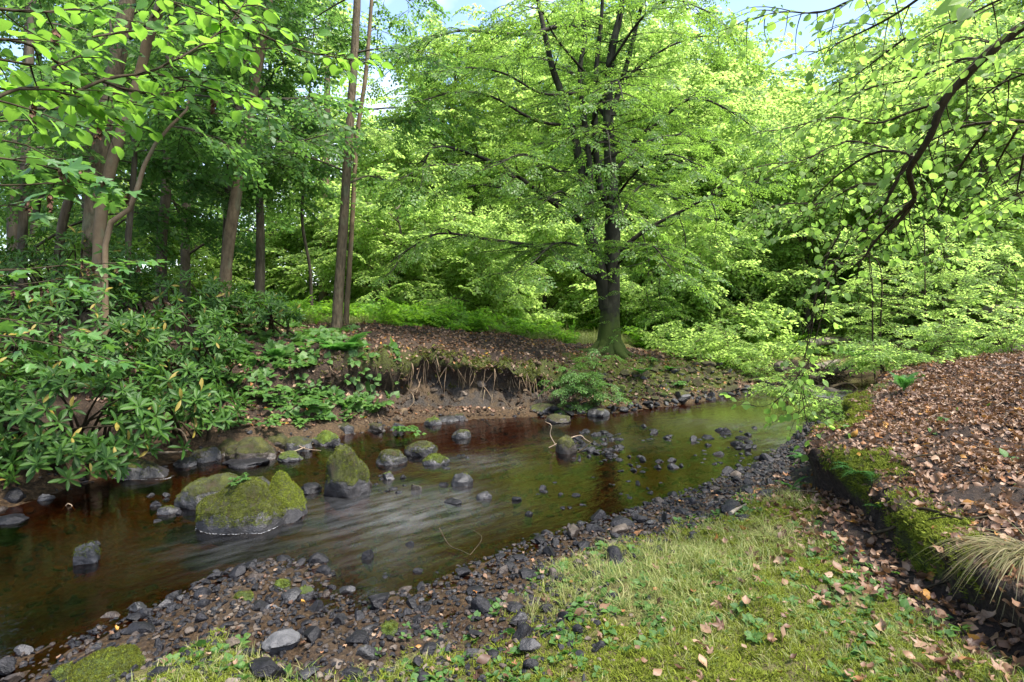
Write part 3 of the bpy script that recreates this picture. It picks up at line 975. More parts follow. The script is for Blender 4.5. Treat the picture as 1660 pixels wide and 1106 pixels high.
def tuft_mesh(name, mat, n, h, spread, bend, w, seed):
    r = np.random.default_rng(seed)
    mb = MB()
    for i in range(n):
        a = r.uniform(0, 6.283)
        b0 = np.array((r.normal(0, spread), r.normal(0, spread), -.005))
        hh = h * r.uniform(.5, 1.15); bb = bend * r.uniform(.3, 1.3)
        d = np.array((math.cos(a), math.sin(a), 0))
        side = np.array((-d[1], d[0], 0)) * w
        V, L = [], []
        for t, ww in ((0, 1), (.4, .9), (.75, .6)):
            c = b0 + d * hh * bb * t * t + np.array((0, 0, hh * (t - .35 * bb * t * t)))
            V += [c - side * ww, c + side * ww]; L += [(-.1, t, 0), (.1, t, 0)]
        c = b0 + d * hh * bb + np.array((0, 0, hh * (1 - .35 * bb)))
        V.append(c); L.append((0, 1, 0))
        L = np.array(L, float); L[:, 2] = r.random()
        mb.add(np.array(V), [np.array([(0, 1, 3, 2), (2, 3, 5, 4)]), np.array([(4, 5, 6)])], L)
    return mb.mesh(name, [mat])
proto_set('grass_tuft', [tuft_mesh('grass_tuft', M['grass'], 13, .07, .025, .9, .0017, s) for s in range(6)])
proto_set('long_grass_tuft', [tuft_mesh('long_grass_tuft', M['grass'], 14, .16, .02, .9, .0019, 30 + s) for s in range(4)])
proto_set('moss_sprig', [tuft_mesh('moss_sprig', M['moss_tuft'], 16, .022, .013, .8, .0022, 50 + s) for s in range(4)])
proto_set('mixed_moss', [tuft_mesh('mixed_moss', M[m], 15, .020, .012, .8, .0021, 70 + s) for s, m in enumerate(('moss_dark', 'moss_dark', 'moss_dark', 'moss_dark', 'moss_tuft'))])
proto_set('dark_moss_sprig', [tuft_mesh('dark_moss_sprig', M['moss_dark'], 14, .016, .011, .8, .0020, 55 + s) for s in range(4)])

def weed_mesh(seed):
    r = np.random.default_rng(seed)
    mb = MB()
    n = r.integers(5, 9)
    a = r.uniform(0, 6.283, n)
    el = r.uniform(.05, .7, n)
    d = np.stack([np.cos(a) * np.cos(el), np.sin(a) * np.cos(el), np.sin(el)], 1)
    p = np.stack([np.cos(a) * .01, np.sin(a) * .01, np.full(n, .005)], 1)
    mb.batch(LIME if seed % 2 else BRAM, frames(d, np.array((0, 0, 1.0)) + r.normal(0, .2, (n, 3))), p, r.uniform(.018, .045, n), r.random(n))
    return mb.mesh('low_weed', [M['leaf_bramble']])
proto_set('low_weed', [weed_mesh(s) for s in range(6)])
proto_set('dead_leaf', [single_mesh('dead_leaf', d, M['dead'], rng.random()) for d in DEAD + DEAD_LOBED for _ in range(2)])

def ico(sub):
    import bmesh
    bm = bmesh.new()
    bmesh.ops.create_icosphere(bm, subdivisions=sub, radius=1)
    bm.verts.ensure_lookup_table()
    V = np.array([v.co[:] for v in bm.verts])
    F = np.array([[v.index for v in f.verts] for f in bm.faces])
    bm.free()
    return V, F
_ICO = {s: ico(s) for s in (2, 3, 4, 5)}

def rock_shape(seed, sub=3, angular=.5, rough=.16, fine=0.0):
    """a water-worn stone of radius about 1: a ball cut by random planes, then roughened"""
    r = np.random.default_rng(seed)
    V, F = _ICO[sub]
    V = V.copy()
    for _ in range(int(6 + angular * 9)):
        nrm = norm(r.normal(0, 1, 3))
        d = r.uniform(1 - .55 * angular, .92)
        h = V @ nrm - d
        V = V - np.where(h > 0, h * .97, 0)[:, None] * nrm
    n = norm(V)
    V = V + n * (fbm(V * 1.3 + seed * 7.1, 3, seed) * rough)[:, None]
    if fine:
        V = V + n * (fbm(V * 9 + seed, 4, seed + 3) * fine)[:, None]
    return V, F

def rock_mesh(name, seed, mat, sub=3, scale=(1, 1, 1), angular=.5, rough=.16, fine=0.0, smooth=True):
    V, F = rock_shape(seed, sub, angular, rough, fine)
    me = make_mesh(name, V * np.array(scale), [F], [mat], None, smooth)
    me.set_sharp_from_angle(angle=.42)
    return me
PEB = {k: [rock_mesh('stone', 100 + 11 * s, M[k], 3, (1, r_, h_), 1.0, .07) for s, (r_, h_) in enumerate([(.75, .5), (.85, .65), (.6, .42), (.9, .55), (.7, .7), (.8, .35), (.95, .75)])]
       for k in ('rock', 'rock_brown', 'rock_some', 'rock_green', 'rock_olive')}
_gp = [(100 + 11 * s, r_, h_, k) for k, n_ in (('rock', 7), ('rock_brown', 4)) for s, (r_, h_) in enumerate([(.75, .5), (.85, .65), (.6, .42), (.9, .55), (.7, .7), (.8, .35), (.95, .75)][:n_])]
proto_set('gravel', [rock_mesh('gravel', a, M[k], 2, (1, r_, h_), 1.0, .08) for a, r_, h_, k in _gp])

# ------------------------------------------------------------------ trees
def side_dirs(T, ang, sgn, up=(0, 0, 1.0), lift=0.0):
    """directions that leave a limb of direction T sideways at an angle"""
    S = norm(np.cross(T, np.array(up)))
    d = T * math.cos(ang) + S * (math.sin(ang) * sgn)
    d = d + np.array((0, 0, lift))
    return norm(d)

def add_twigs(mb, limb, r0, length, spacing, rg, start=.15, droop=.22, lift=.0, mi=0, sp_out=None, sp_step=.2, sp_scale=.5, ang=(.7, 1.15)):
    """side branches on both sides of a limb, each carrying leafy sprays"""
    L = np.concatenate([[0], np.cumsum(np.linalg.norm(np.diff(limb, axis=0), axis=1))])
    tot = L[-1]
    T = norm(np.gradient(limb, axis=0))
    s = tot * start
    k = rg.integers(0, 2)
    while s < tot:
        p = np.array([np.interp(s, L, limb[:, c]) for c in range(3)])
        t = norm(np.array([np.interp(s, L, T[:, c]) for c in range(3)]))
        if abs(t[2]) > .8:                       # upright stems throw branches all round
            a = rg.uniform(0, 6.283)
            d = norm(np.array((math.cos(a), math.sin(a), rg.uniform(-.05, .35))))
        else:
            d = side_dirs(t, rg.uniform(*ang), 1 if k % 2 else -1, lift=lift + rg.normal(0, .12))
        ln = length * rg.uniform(.55, 1.15) * (1 - .45 * s / tot)
        q = np.linspace(0, 1, 6)[:, None]
        bow = rg.normal(0, .06, 3)
        pts = p + d * ln * q + np.array((0, 0, -droop * ln)) * q ** 2 + bow * ln * np.sin(q * 3.14)
        rb = max(.004, r0 * .4 * ln / max(length, .1))
        mb.tube(pts, np.linspace(rb, .0035, 6), 4, mi, cap=False)
        if sp_out is not None:
            m = max(2, int(ln / sp_step))
            tt = norm(np.gradient(pts, axis=0))
            for j in range(m):
                f = (j + .8) / m
                b = np.array([np.interp(f * 5, np.arange(6), pts[:, c]) for c in range(3)])
                tb = tt[min(5, int(f * 5))]
                dd = side_dirs(tb, rg.uniform(.5, .95), 1 if j % 2 else -1, lift=rg.normal(-.08, .12))
                sp_out.append((b, dd, sp_scale * rg.uniform(.65, 1.15)))
            sp_out.append((pts[-1], norm(tt[-1] + np.array((0, 0, -.1))), sp_scale * rg.uniform(.8, 1.1)))
        s += spacing * rg.uniform(.6, 1.4)
        k += 1
    if sp_out is not None:
        sp_out.append((limb[-1], T[-1], sp_scale))

def spray_arrays(sp, rg, tilt=.25):
    p = np.array([a for a, _, _ in sp]); d = np.array([b for _, b, _ in sp]); s = np.array([c for _, _, c in sp])
    up = np.array((0, 0, 1.0)) + rg.normal(0, tilt, (len(p), 3))
    return p, frames(d, up), s

def tree_thing(name, label, cat, base, group=None):
    return thing(name, label, cat, base, group)

def rel(pts, base):
    return np.asarray(pts, float) - np.asarray(base, float)

# ---- the beech on the far bank
def build_beech():
    rg = np.random.default_rng(11)
    YB = 12.6
    base = P(988, 558, YB)
    base[2] = H(base[0], base[1]) - .03
    t = tree_thing('beech_tree', 'big spreading beech with forked mossy trunk and low drooping limbs on the bank edge', 'tree', base)
    def px(lst):   # (u, v, dY)
        return curve([P(u, v, YB + dy) for u, v, dy in lst], step=.22)
    def taper(c, r0, r1, pw=1.0):
        s = np.linspace(0, 1, len(c)) ** pw
        return r0 + (r1 - r0) * s
    tr = MB()
    main = curve([base + (0, 0, -.1), P(988, 520, YB), P(990, 470, YB), P(992, 420, YB), P(993, 340, YB + .05), P(988, 240, YB + .1), P(986, 150, YB + .1), P(992, 80, YB), P(1008, 10, YB), P(1018, -90, YB), P(1015, -230, YB)], step=.15)
    zz = main[:, 2] - base[2]
    rm = np.interp(zz, [0, .12, .35, .8, 1.3, 2.2, 3.5, 5, 7, 9], [.46, .37, .27, .225, .21, .175, .15, .12, .08, .03])
    tr.tube(main, rm, 14, 0, .10, 3)
    left = curve([P(984, 500, YB - .02), P(975, 450, YB - .06), P(964, 410, YB - .1), P(955, 370, YB - .12), P(947, 300, YB - .15), P(930, 220, YB - .2), P(912, 155, YB - .25), P(896, 112, YB - .3), P(880, 40, YB - .4), P(860, -60, YB - .6)], step=.2)
    tr.tube(left, np.interp(np.arange(len(left)), [0, 4, 10, len(left) - 1], [.17, .145, .12, .03]), 10, 0, .10, 5)
    third = curve([P(957, 385, YB - .1), P(957, 330, YB - .2), P(954, 250, YB - .25), P(944, 170, YB - .3), P(940, 110, YB - .3), P(948, 60, YB - .3), P(940, -30, YB - .35), P(930, -140, YB - .4)], step=.2)
    tr.tube(third, taper(third, .085, .02), 8, 0, .12, 7)
    fourth = curve([P(993, 345, YB + .05), P(972, 300, YB), P(965, 220, YB - .05), P(966, 120, YB), P(975, 30, YB), P(980, -80, YB)], step=.2)
    tr.tube(fourth, taper(fourth, .085, .03), 8, 0, .12, 8)
    fifth = curve([P(990, 190, YB + .1), P(1012, 120, YB + .3), P(1030, 50, YB + .4), P(1042, -10, YB + .4), P(1050, -120, YB + .4)], step=.2)
    tr.tube(fifth, taper(fifth, .07, .02), 8, 0, .12, 9)
    # buttress roots
    for u, v, dy, r in ((925, 556, -.25, .13), (955, 568, -.6, .14), (1012, 578, -.65, .18), (1036, 596, -1.0, .14), (1050, 562, -.15, .13), (975, 552, .5, .1)):
        e = P(u, v, YB + dy)
        e[2] = H(e[0], e[1]) - .02
        m_ = base + (e - base) * .45
        m_[2] = max(H(m_[0], m_[1]) + .03, (base[2] + e[2]) / 2 + .06)
        tr.tube(curve([base + (0, 0, .60), base + (e - base) * .20 + (0, 0, .26), m_, e + (0, 0, .0)], step=.08), np.linspace(.12, .9, 3)[0] * 0 + np.interp(np.linspace(0, 1, len(curve([base + (0, 0, .60), base + (e - base) * .20 + (0, 0, .26), m_, e], step=.08))), [0, .4, 1], [r, r, .03]), 8, 0, .15, 12)
    sp = []
    lm_list = []
    L = [
        ([(966, 452, -.1), (900, 412, -.5), (868, 400, -.8), (800, 390, -1.1), (720, 378, -1.4), (680, 393, -1.6), (632, 425, -1.8)], .065),
        ([(946, 362, -.15), (900, 330, -.5), (850, 294, -.9), (800, 264, -1.2), (742, 242, -1.5), (702, 240, -1.7), (684, 272, -1.8), (660, 305, -1.9)], .075),
        ([(846, 292, -.9), (810, 278, -1.3), (770, 270, -1.8), (700, 268, -2.4), (650, 290, -2.8)], .03),
        ([(942, 45, -.3), (900, 44, -.6), (860, 56, -.9), (800, 54, -1.2), (745, 50, -1.4), (690, 66, -1.6), (640, 90, -1.8)], .055),
        ([(1002, 408, 0), (1048, 372, -.2), (1100, 345, -.4), (1182, 304, -.7), (1250, 290, -.9)], .055),
        ([(992, 255, 0), (1060, 205, -.4), (1120, 160, -.8), (1180, 178, -1.2), (1240, 222, -1.5)], .045),
        ([(932, 205, -.2), (870, 196, -.7), (800, 158, -1.2), (740, 150, -1.7), (660, 170, -2.1)], .04),
        ([(948, 150, -.3), (880, 152, -.8), (820, 120, -1.2), (760, 110, -1.6), (690, 120, -2.0)], .035),
        ([(990, 150, .1), (1060, 90, .2), (1130, 60, .2), (1200, 65, .2)], .04),
        ([(955, 300, -.2), (900, 275, -1.0), (850, 250, -1.9), (800, 270, -2.8)], .035),
        ([(992, 330, 0), (1030, 280, -1.0), (1080, 250, -1.9), (1140, 270, -2.7)], .035),
        ([(958, 380, -.1), (930, 340, -1.0), (910, 310, -1.9), (880, 330, -2.7)], .03),
        ([(990, 300, .1), (960, 250, 1.3), (900, 230, 2.4), (840, 240, 3.3)], .05),
        ([(992, 280, .1), (1050, 230, 1.3), (1110, 220, 2.5), (1180, 240, 3.4)], .05),
        ([(988, 200, .1), (930, 120, 1.4), (850, 90, 2.8), (760, 100, 3.6)], .05),
        ([(992, 380, 0), (1040, 300, 1.0), (1090, 320, 2.0), (1150, 360, 2.8)], .04),
        ([(950, 330, -.1), (860, 320, .8), (780, 300, 1.6), (700, 320, 2.2)], .04),
        ([(985, 110, 0), (1040, 30, -1.0), (1090, 0, -1.8), (1150, 20, -2.6)], .035),
        ([(960, 200, -.2), (980, 150, -1.2), (1000, 130, -2.2), (1010, 160, -3.0)], .035),
        ([(950, 120, -.3), (900, 60, -1.2), (880, 20, -2.0), (850, 10, -2.8)], .03),
        ([(975, 430, -.1), (940, 400, -1.0), (900, 395, -2.0), (860, 430, -2.8)], .03),
        ([(1000, 430, 0), (1030, 400, -1.1), (1060, 400, -2.1), (1090, 440, -2.9)], .03),
        ([(960, 250, -.2), (975, 215, -1.3), (985, 215, -2.3), (990, 260, -3.0)], .03),
        ([(990, 360, 0), (985, 320, -1.2), (1000, 315, -2.2), (1010, 350, -3.0)], .025),
        ([(1000, 20, 0), (1050, -40, .4), (1120, -60, .8), (1180, -40, 1.2)], .03),
    ]
    lims = MB()
    for lst, r in L:
        c = px(lst)
        lims.tube(c, taper(c, r, .008), 7, 0, .12, 31)
        add_twigs(lims, c, r, 1.25, .20, rg, .22, .20, 0, 0, sp, .18, .40)
    # pendulous twigs
    for u, v, dy, dv in ((1040, 372, -.2, 150), (1100, 350, -.5, 110), (1060, 365, -.3, 160), (690, 262, -1.8, 60), (1150, 320, -.6, 90), (1210, 300, -.8, 80)):
        c = px([(u, v, dy), (u + 12, v + dv * .35, dy - .1), (u + 8, v + dv * .7, dy - .15), (u + 22, v + dv, dy - .2)])
        lims.tube(c, taper(c, .014, .004), 5, 0, .1, 33)
        add_twigs(lims, c, .012, .4, .2, rg, .3, .3, 0, 0, sp, .2, .34)
    for st, l_ in ((main[34:], 1.5), (left[14:], 1.3), (third[8:], 1.3), (fourth[8:], 1.3), (fifth[2:], 1.3)):
        add_twigs(lims, st, .05, l_, .27, rg, .0, .15, 0, 0, sp, .18, .40)
    # leafy shoots low on the trunk
    for u, v in ((990, 545), (985, 520), (1000, 500), (976, 480), (998, 470), (962, 520), (1010, 530), (985, 455), (1003, 440), (955, 420)):
        p = P(u, v, YB - .28)
        sp.append((p, norm(np.array((rg.normal(0, .6), -.6, rg.uniform(-.2, .4)))), .30))
    for mb_, nm in ((tr, 'trunk'), (lims, 'limbs')):
        mb_.V = [v - base for v in mb_.V]
        o = mb_.build(nm, M['bark_beech'] if nm == 'trunk' else M['bark_limb'], t)
        if nm == 'limbs': o['kind'] = 'stuff'
    p, R, s = spray_arrays(sp, rg)
    scatter('crown', 'beech_spray', p - base, R, s, t)
    return t, len(sp)
beech, _n = build_beech()
print('beech sprays', _n)

# ---- tall trees on the left, their trunks traced through the understorey
def stem_tree(name, label, pts, mat, r_px, Y, crown_from, crown_n, key='dark_spray', dy=0.0, sp_scale=.7, twig_len=1.6, limbs=(), seed=0, ext=3.5, group=None, cat='tree', sides=10, low=None):
    rg = np.random.default_rng(400 + seed)
    base = P(pts[0][0], pts[0][1], Y)
    base[2] = min(base[2], H(base[0], base[1])) if base[2] < H(base[0], base[1]) + .8 else base[2]
    g = H(base[0], base[1])
    t = tree_thing(name, label, cat, (base[0], base[1], g), group)
    b0 = np.array((base[0], base[1], g))
    path = [np.array((base[0], base[1], g - .1))] + [P(u, v, Y + dy * i / max(1, len(pts) - 1)) for i, (u, v) in enumerate(pts) if i > 0 or base[2] > g + .1]
    tip = path[-1] + norm(path[-1] - path[-2]) * ext if ext else path[-1]
    c = curve(path + ([tip] if ext else []), step=.3)
    r0 = r_px / FPX * Y
    zz = np.linspace(0, 1, len(c))
    rad = r0 * np.interp(zz, [0, .04, .12, .6, 1], [1.3, 1.12, 1.0, .8, .3])
    tr = MB()
    tr.tube(c, rad, sides, 0, .10, seed)
    lm = MB(); sp = []
    for l_, r in limbs:
        q = curve([P(u, v, Y + d_) for u, v, d_ in l_], step=.2)
        lm.tube(q, np.linspace(r, r * .35, len(q)), 6, 0, .12, seed + 1)
        add_twigs(lm, q, r, twig_len * .7, .35, rg, .4, .2, 0, 0, sp, .25, sp_scale)
    i0 = int(np.searchsorted(c[:, 2], crown_from)) if crown_from < c[-1, 2] else len(c) - 2
    up = c[min(i0, len(c) - 3):]
    H_ = c[-1, 2] - up[0, 2]
    n_l = max(3, crown_n)
    for i in range(n_l):
        f = i / n_l
        p = up[min(len(up) - 1, int(f * (len(up) - 1)))]
        a = rg.uniform(0, 6.283)
        ln = twig_len * rg.uniform(1.0, 1.9) * (1 - .5 * f)
        d = np.array((math.cos(a), math.sin(a), rg.uniform(-.1, .45)))
        q = np.linspace(0, 1, 7)[:, None]
        pl = p + d * ln * q + np.array((0, 0, -.25 * ln)) * q ** 2 + rg.normal(0, .06, 3) * ln * np.sin(q * 3.14)
        lm.tube(pl, np.linspace(r0 * .22, .008, 7), 5, 0, .1, seed + i, cap=False)
        add_twigs(lm, pl, r0 * .2, twig_len * .65, .32, rg, .2, .2, 0, 0, sp, .26, sp_scale)
    tr.V = [v - b0 for v in tr.V]
    tr.build('trunk', mat, t)
    if lm.n:
        lm.V = [v - b0 for v in lm.V]
        lm.build('limbs', M['bark_dark'], t, kind='stuff')
    if sp:
        p, R, s = spray_arrays(sp, rg, .35)
        scatter('crown', key, p - b0, R, s, t)
    return t

stem_tree('tall_tree', 'thick rough barked trunk leaning right at the left edge, above the rhododendrons', [(148, 405), (153, 340), (165, 230), (182, 140), (203, 30), (212, -40)], M['bark_rough'], 14, 8.6, 4.6, 5, seed=1, sides=14)
stem_tree('smooth_tree', 'smooth pale trunk with knobbly branch scars and a kinked upper fork beside the rough trunk', [(160, 395), (167, 330), (176, 290), (188, 240), (203, 195), (222, 140), (237, 75), (250, 35), (268, 0), (285, -50)], M['bark_pale'], 9, 8.0, 4.8, 4, seed=2, sides=12,
          limbs=[([(250, 35, 0), (255, 10, .1), (262, -30, .2)], .05)])
stem_tree('bent_sapling', 'thin brown stem arching right in a long curve near the rhododendron top', [(172, 385), (200, 352), (222, 322), (224, 295), (240, 255), (258, 225), (283, 198), (303, 178), (306, 165)], M['bark_pale'], 5, 7.4, 9, 2, seed=3, ext=.2, twig_len=.5, sides=9)
stem_tree('dark_tree', 'short dark trunk in the shade between the curved stem and the pair of trunks', [(262, 400), (266, 350), (270, 300), (272, 240), (270, 180), (275, 90)], M['bark_dark'], 8, 12.5, 4.0, 5, seed=4)
stem_tree('dark_tree', 'dark trunk close behind the straight tan trunk', [(365, 460), (370, 330), (382, 200), (396, 120), (405, 60), (415, 0)], M['bark_dark'], 7, 11.8, 4.6, 5, seed=5)
stem_tree('tan_tree', 'straight tan trunk leaning right, standing on the bank top by the dark trunk', [(362, 486), (368, 420), (384, 310), (400, 210), (415, 120), (428, 50), (438, -20)], M['bark_tan'], 9, 10.6, 4.4, 5, seed=6, sides=12,
          limbs=[([(398, 240, 0), (440, 232, .4), (490, 228, .8), (540, 215, 1.2)], .03), ([(404, 200, 0), (380, 190, .5), (350, 200, 1.0)], .025)])
stem_tree('tall_tree', 'tall brown trunk with patchy bark left of the beech, on the bank top', [(545, 522), (550, 460), (557, 360), (564, 250), (570, 160), (575, 80), (580, -20)], M['bark_rough'], 7.8, 11.6, 4.4, 6, seed=7, sides=12,
          limbs=[([(560, 300, 0), (600, 285, .5), (640, 300, .9)], .025)])
stem_tree('slim_tree', 'slim grey trunk standing just behind the tall brown trunk', [(560, 515), (570, 380), (575, 280), (580, 210), (592, 130), (598, 60), (604, -20)], M['bark_tan'], 4, 13.5, 5.0, 5, seed=8)
stem_tree('slim_tree', 'pale distant trunk in the bright gap left of the tall brown trunk', [(524, 500), (526, 420), (527, 340), (528, 280), (530, 180)], M['bark_tan'], 7, 21, 5.5, 5, key='wood_spray', seed=9)
stem_tree('slim_tree', 'thin wavering stem in the bright gap behind the tan trunk', [(506, 500), (503, 440), (496, 400), (490, 360), (492, 300), (496, 240)], M['bark_dark'], 2.6, 15, 4.6, 4, key='wood_spray', seed=10)
stem_tree('forked_tree', 'small dark forked stem behind the thin curved stem', [(208, 390), (213, 330), (217, 280), (219, 240), (214, 215)], M['bark_dark'], 5, 9.6, 3.6, 5, seed=11, limbs=[([(219, 245, 0), (226, 228, 0), (232, 214, 0)], .03)], ext=2)
stem_tree('tall_tree', 'stout trunk with a side limb at the far left behind rhododendron leaves', [(36, 400), (38, 345), (40, 300), (42, 220), (46, 140)], M['bark_dark'], 7, 9.6, 4.2, 4, seed=12, limbs=[([(58, 350, -.2), (62, 325, -.2), (85, 305, -.1), (110, 298, 0)], .05)])
stem_tree('dark_tree', 'dark leaning trunk low behind the rough barked trunk', [(88, 420), (100, 370), (112, 325), (128, 270), (150, 200)], M['bark_dark'], 7, 10.5, 4.4, 3, seed=13)

# ---- the wood behind: each tree with its own trunk, limbs and crown
def wood_tree(x, y, h, rad, zlow, n, key, label, seed, r=.16, sp=.9, group='leafy trees of the wood behind', mat='bark_dark', lean=0.0, cat='tree'):
    rg = np.random.default_rng(900 + seed)
    g = H(x, y)
    b0 = np.array((x, y, g))
    t = tree_thing('woodland_tree', label, cat, b0, group)
    mb = MB()
    c = curve([(0, 0, -.2), (lean * .3 + rg.normal(0, .1), rg.normal(0, .1), h * .3), (lean * .6 + rg.normal(0, .2), rg.normal(0, .2), h * .6), (lean, 0, h * .95)], n=14)
    rads = np.interp(np.linspace(0, 1, 14), [0, .08, 1], [r * 1.4, r, r * .15])
    mb.tube(c, rads, 8, 0, .1, seed)
    mb.build('trunk', M[mat], t)
    lm = MB(); S = []
    k = max(6, n // 26)
    for i in range(k):
        f = (i + rg.uniform(0, 1)) / k
        z = zlow + (h - zlow) * f
        a = i * 2.4 + rg.uniform(-.5, .5)
        rr = rad * (1 - .75 * max(0, f - .25) ** 1.3) * rg.uniform(.55, 1.1)
        e = np.array((math.cos(a) * rr, math.sin(a) * rr, z + rg.uniform(-.2, .25) * rr))
        p0 = np.array([np.interp(max(.4, z - rr * .45), c[:, 2], c[:, q]) for q in range(3)])
        pl = curve([p0, p0 * .5 + e * .5 + np.array((0, 0, .12 * rr)), e + np.array((lean * f, 0, 0))], n=6)
        lm.tube(pl, np.linspace(r * .3, .01, 6), 4, 0, .1, i, cap=False)
        m = max(8, n // k)
        q = rg.uniform(.3, 1.08, m)
        pp = np.stack([np.interp(q * 5, np.arange(6), pl[:, cc]) for cc in range(3)], 1)
        off = rg.normal(0, 1, (m, 3)) * np.array((.42, .42, .22)) * (rad * .42) * np.sqrt(q)[:, None]
        pos = pp + off
        out = norm(off * np.array((1, 1, .2)) + (e - p0) * np.array((1, 1, .1)) * .35 + rg.normal(0, .25, (m, 3)))
        out[:, 2] -= .15
        for a_, b_ in zip(pos, out): S.append((a_, norm(b_), sp * rg.uniform(.65, 1.2)))
    lm.build('limbs', M['bark_dark'], t, kind='stuff')
    p, R, s = spray_arrays(S, rg, .4)
    scatter('crown', key, p, R, s, t)
    return t

WT = [ # u, Y, height, radius, lowest leaf, sprays, leaf kind, sprays' size, label
    # left, darker
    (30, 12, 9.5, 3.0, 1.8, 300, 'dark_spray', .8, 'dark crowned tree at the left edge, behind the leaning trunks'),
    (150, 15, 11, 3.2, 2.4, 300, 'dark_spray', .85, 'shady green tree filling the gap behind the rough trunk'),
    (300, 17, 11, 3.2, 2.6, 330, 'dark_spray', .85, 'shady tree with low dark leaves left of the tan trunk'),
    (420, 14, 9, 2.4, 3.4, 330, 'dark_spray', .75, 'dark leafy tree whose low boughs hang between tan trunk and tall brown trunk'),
    (255, 22, 15, 4.0, 3.0, 450, 'wood_spray', 1.1, 'bright tree seen through the gap beside the short dark trunk'),
    (60, 20, 14, 4.5, 2.0, 420, 'wood_spray', 1.1, 'bright tree showing through behind the stout trunk at far left'),
    (610, 24, 8, 3.2, 1.6, 500, 'wood_spray', 1.2, 'green tree rising behind the slim grey trunk'),
    (440, 26, 18, 5.0, 8.0, 420, 'wood_spray', 1.3, 'tall tree with high crown above the bright gap'),
    (665, 33, 10, 4.2, 1.0, 700, 'wood_spray', 1.5, 'broad bright tree left behind the low beech boughs'),
    # behind the beech
    (740, 27, 14, 4.2, 1.6, 1000, 'wood_spray', 1.25, 'bright green tree behind the left boughs of the beech'),
    (870, 31, 16, 4.6, 1.2, 1000, 'wood_spray', 1.4, 'bright green tree just left behind the beech trunk'),
    (1000, 26, 13, 4.2, 1.6, 1000, 'wood_spray', 1.2, 'bright green tree directly behind the beech trunk'),
    (1115, 23, 10, 3.6, 1.2, 900, 'wood_spray', 1.1, 'yellow green tree right behind the beech'),
    (1030, 36, 19, 5.5, 2.0, 900, 'wood_spray', 1.7, 'tall pale tree beyond the top of the beech'),
    # low crowned trees and bushes of the glade and of the far edge on the left
    (300, 30, 9, 4.0, .6, 200, 'wood_spray', 1.4, 'low bright tree in the gap behind the tan trunk'),
    (400, 34, 9, 4.6, .6, 170, 'wood_spray', 1.5, 'bright tree low in the white gap left of the tall brown trunk'),
    (500, 31, 7.5, 4.0, .5, 150, 'wood_spray', 1.4, 'bright tree in the white gap by the pale distant trunk'),
    (190, 27, 12, 4.2, .6, 330, 'wood_spray', 1.3, 'bright tree between the smooth trunk and the dark trunk'),
    (40, 22, 4.2, 2.6, .1, 330, 'wood_spray', .95, 'low bush closing the light gap at the far left'),
    (170, 20, 3.6, 2.2, .1, 300, 'wood_spray', .9, 'low bush in the light gap behind the smooth trunk'),
    (310, 21, 3.8, 2.4, .1, 320, 'wood_spray', .9, 'low bush in the light gap left of the tan trunk'),
    (440, 23, 4.0, 2.5, .1, 320, 'wood_spray', .95, 'low bush in the light gap right of the tan trunk'),
    (560, 22, 4.6, 2.3, .2, 420, 'wood_spray', .9, 'rounded bush behind the tall brown trunk'),
    (640, 19, 4.2, 2.2, .2, 460, 'wood_spray', .85, 'rounded bush at the left side of the glade'),
    (720, 21, 4.8, 2.4, .2, 480, 'wood_spray', .9, 'bright bush in the glade below the left beech boughs'),
    (800, 18.5, 3.4, 1.9, .15, 420, 'wood_spray', .8, 'bright bush in the glade, right of the others'),
    (880, 21, 4.4, 2.3, .2, 460, 'wood_spray', .9, 'bright bush in the glade left of the beech trunk'),
    (1060, 19, 4.2, 2.2, .2, 460, 'wood_spray', .85, 'bright bush just right of the beech trunk'),
    (1150, 17.5, 3.4, 1.9, .15, 420, 'wood_spray', .8, 'bright bush over the bank right of the beech'),
    # right, the sunny slope
    (1200, 22, 7.2, 3.2, .5, 900, 'wood_spray', 1.0, 'rounded sunny tree below the open patch of sky'),
    (1310, 18, 6.4, 2.8, .9, 900, 'wood_spray', .85, 'sunny young tree above the fallen logs'),
    (1400, 24, 9.4, 3.6, .8, 1000, 'wood_spray', 1.1, 'sunny tree on the slope behind the leaning limb'),
    (1500, 19, 8.6, 3.2, .8, 1000, 'wood_spray', .95, 'sunny tree on the slope behind the saplings'),
    (1600, 17, 9.6, 3.2, .9, 1000, 'wood_spray', .9, 'sunny tree on the slope at the right edge'),
    (1690, 22, 13, 4.2, .8, 900, 'wood_spray', 1.1, 'tall sunny tree at the right edge, behind the others'),
    (1460, 32, 14, 5.0, 1.5, 900, 'wood_spray', 1.5, 'high tree on the skyline of the sunny slope'),
    (1290, 34, 8, 4.2, 1.2, 900, 'wood_spray', 1.5, 'far tree low under the open patch of sky'),
    (1130, 31, 14, 4.6, 2.0, 900, 'wood_spray', 1.4, 'far tree on the slope right of the beech'),
    (1600, 34, 17, 5.5, 1.5, 900, 'wood_spray', 1.5, 'tall far tree on the skyline at the right'),
]
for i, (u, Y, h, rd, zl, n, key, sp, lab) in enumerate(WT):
    wood_tree((u - 830) / FPX * Y, Y, h, rd, zl, n, key, lab, i, r=.06 + .008 * h, sp=sp)
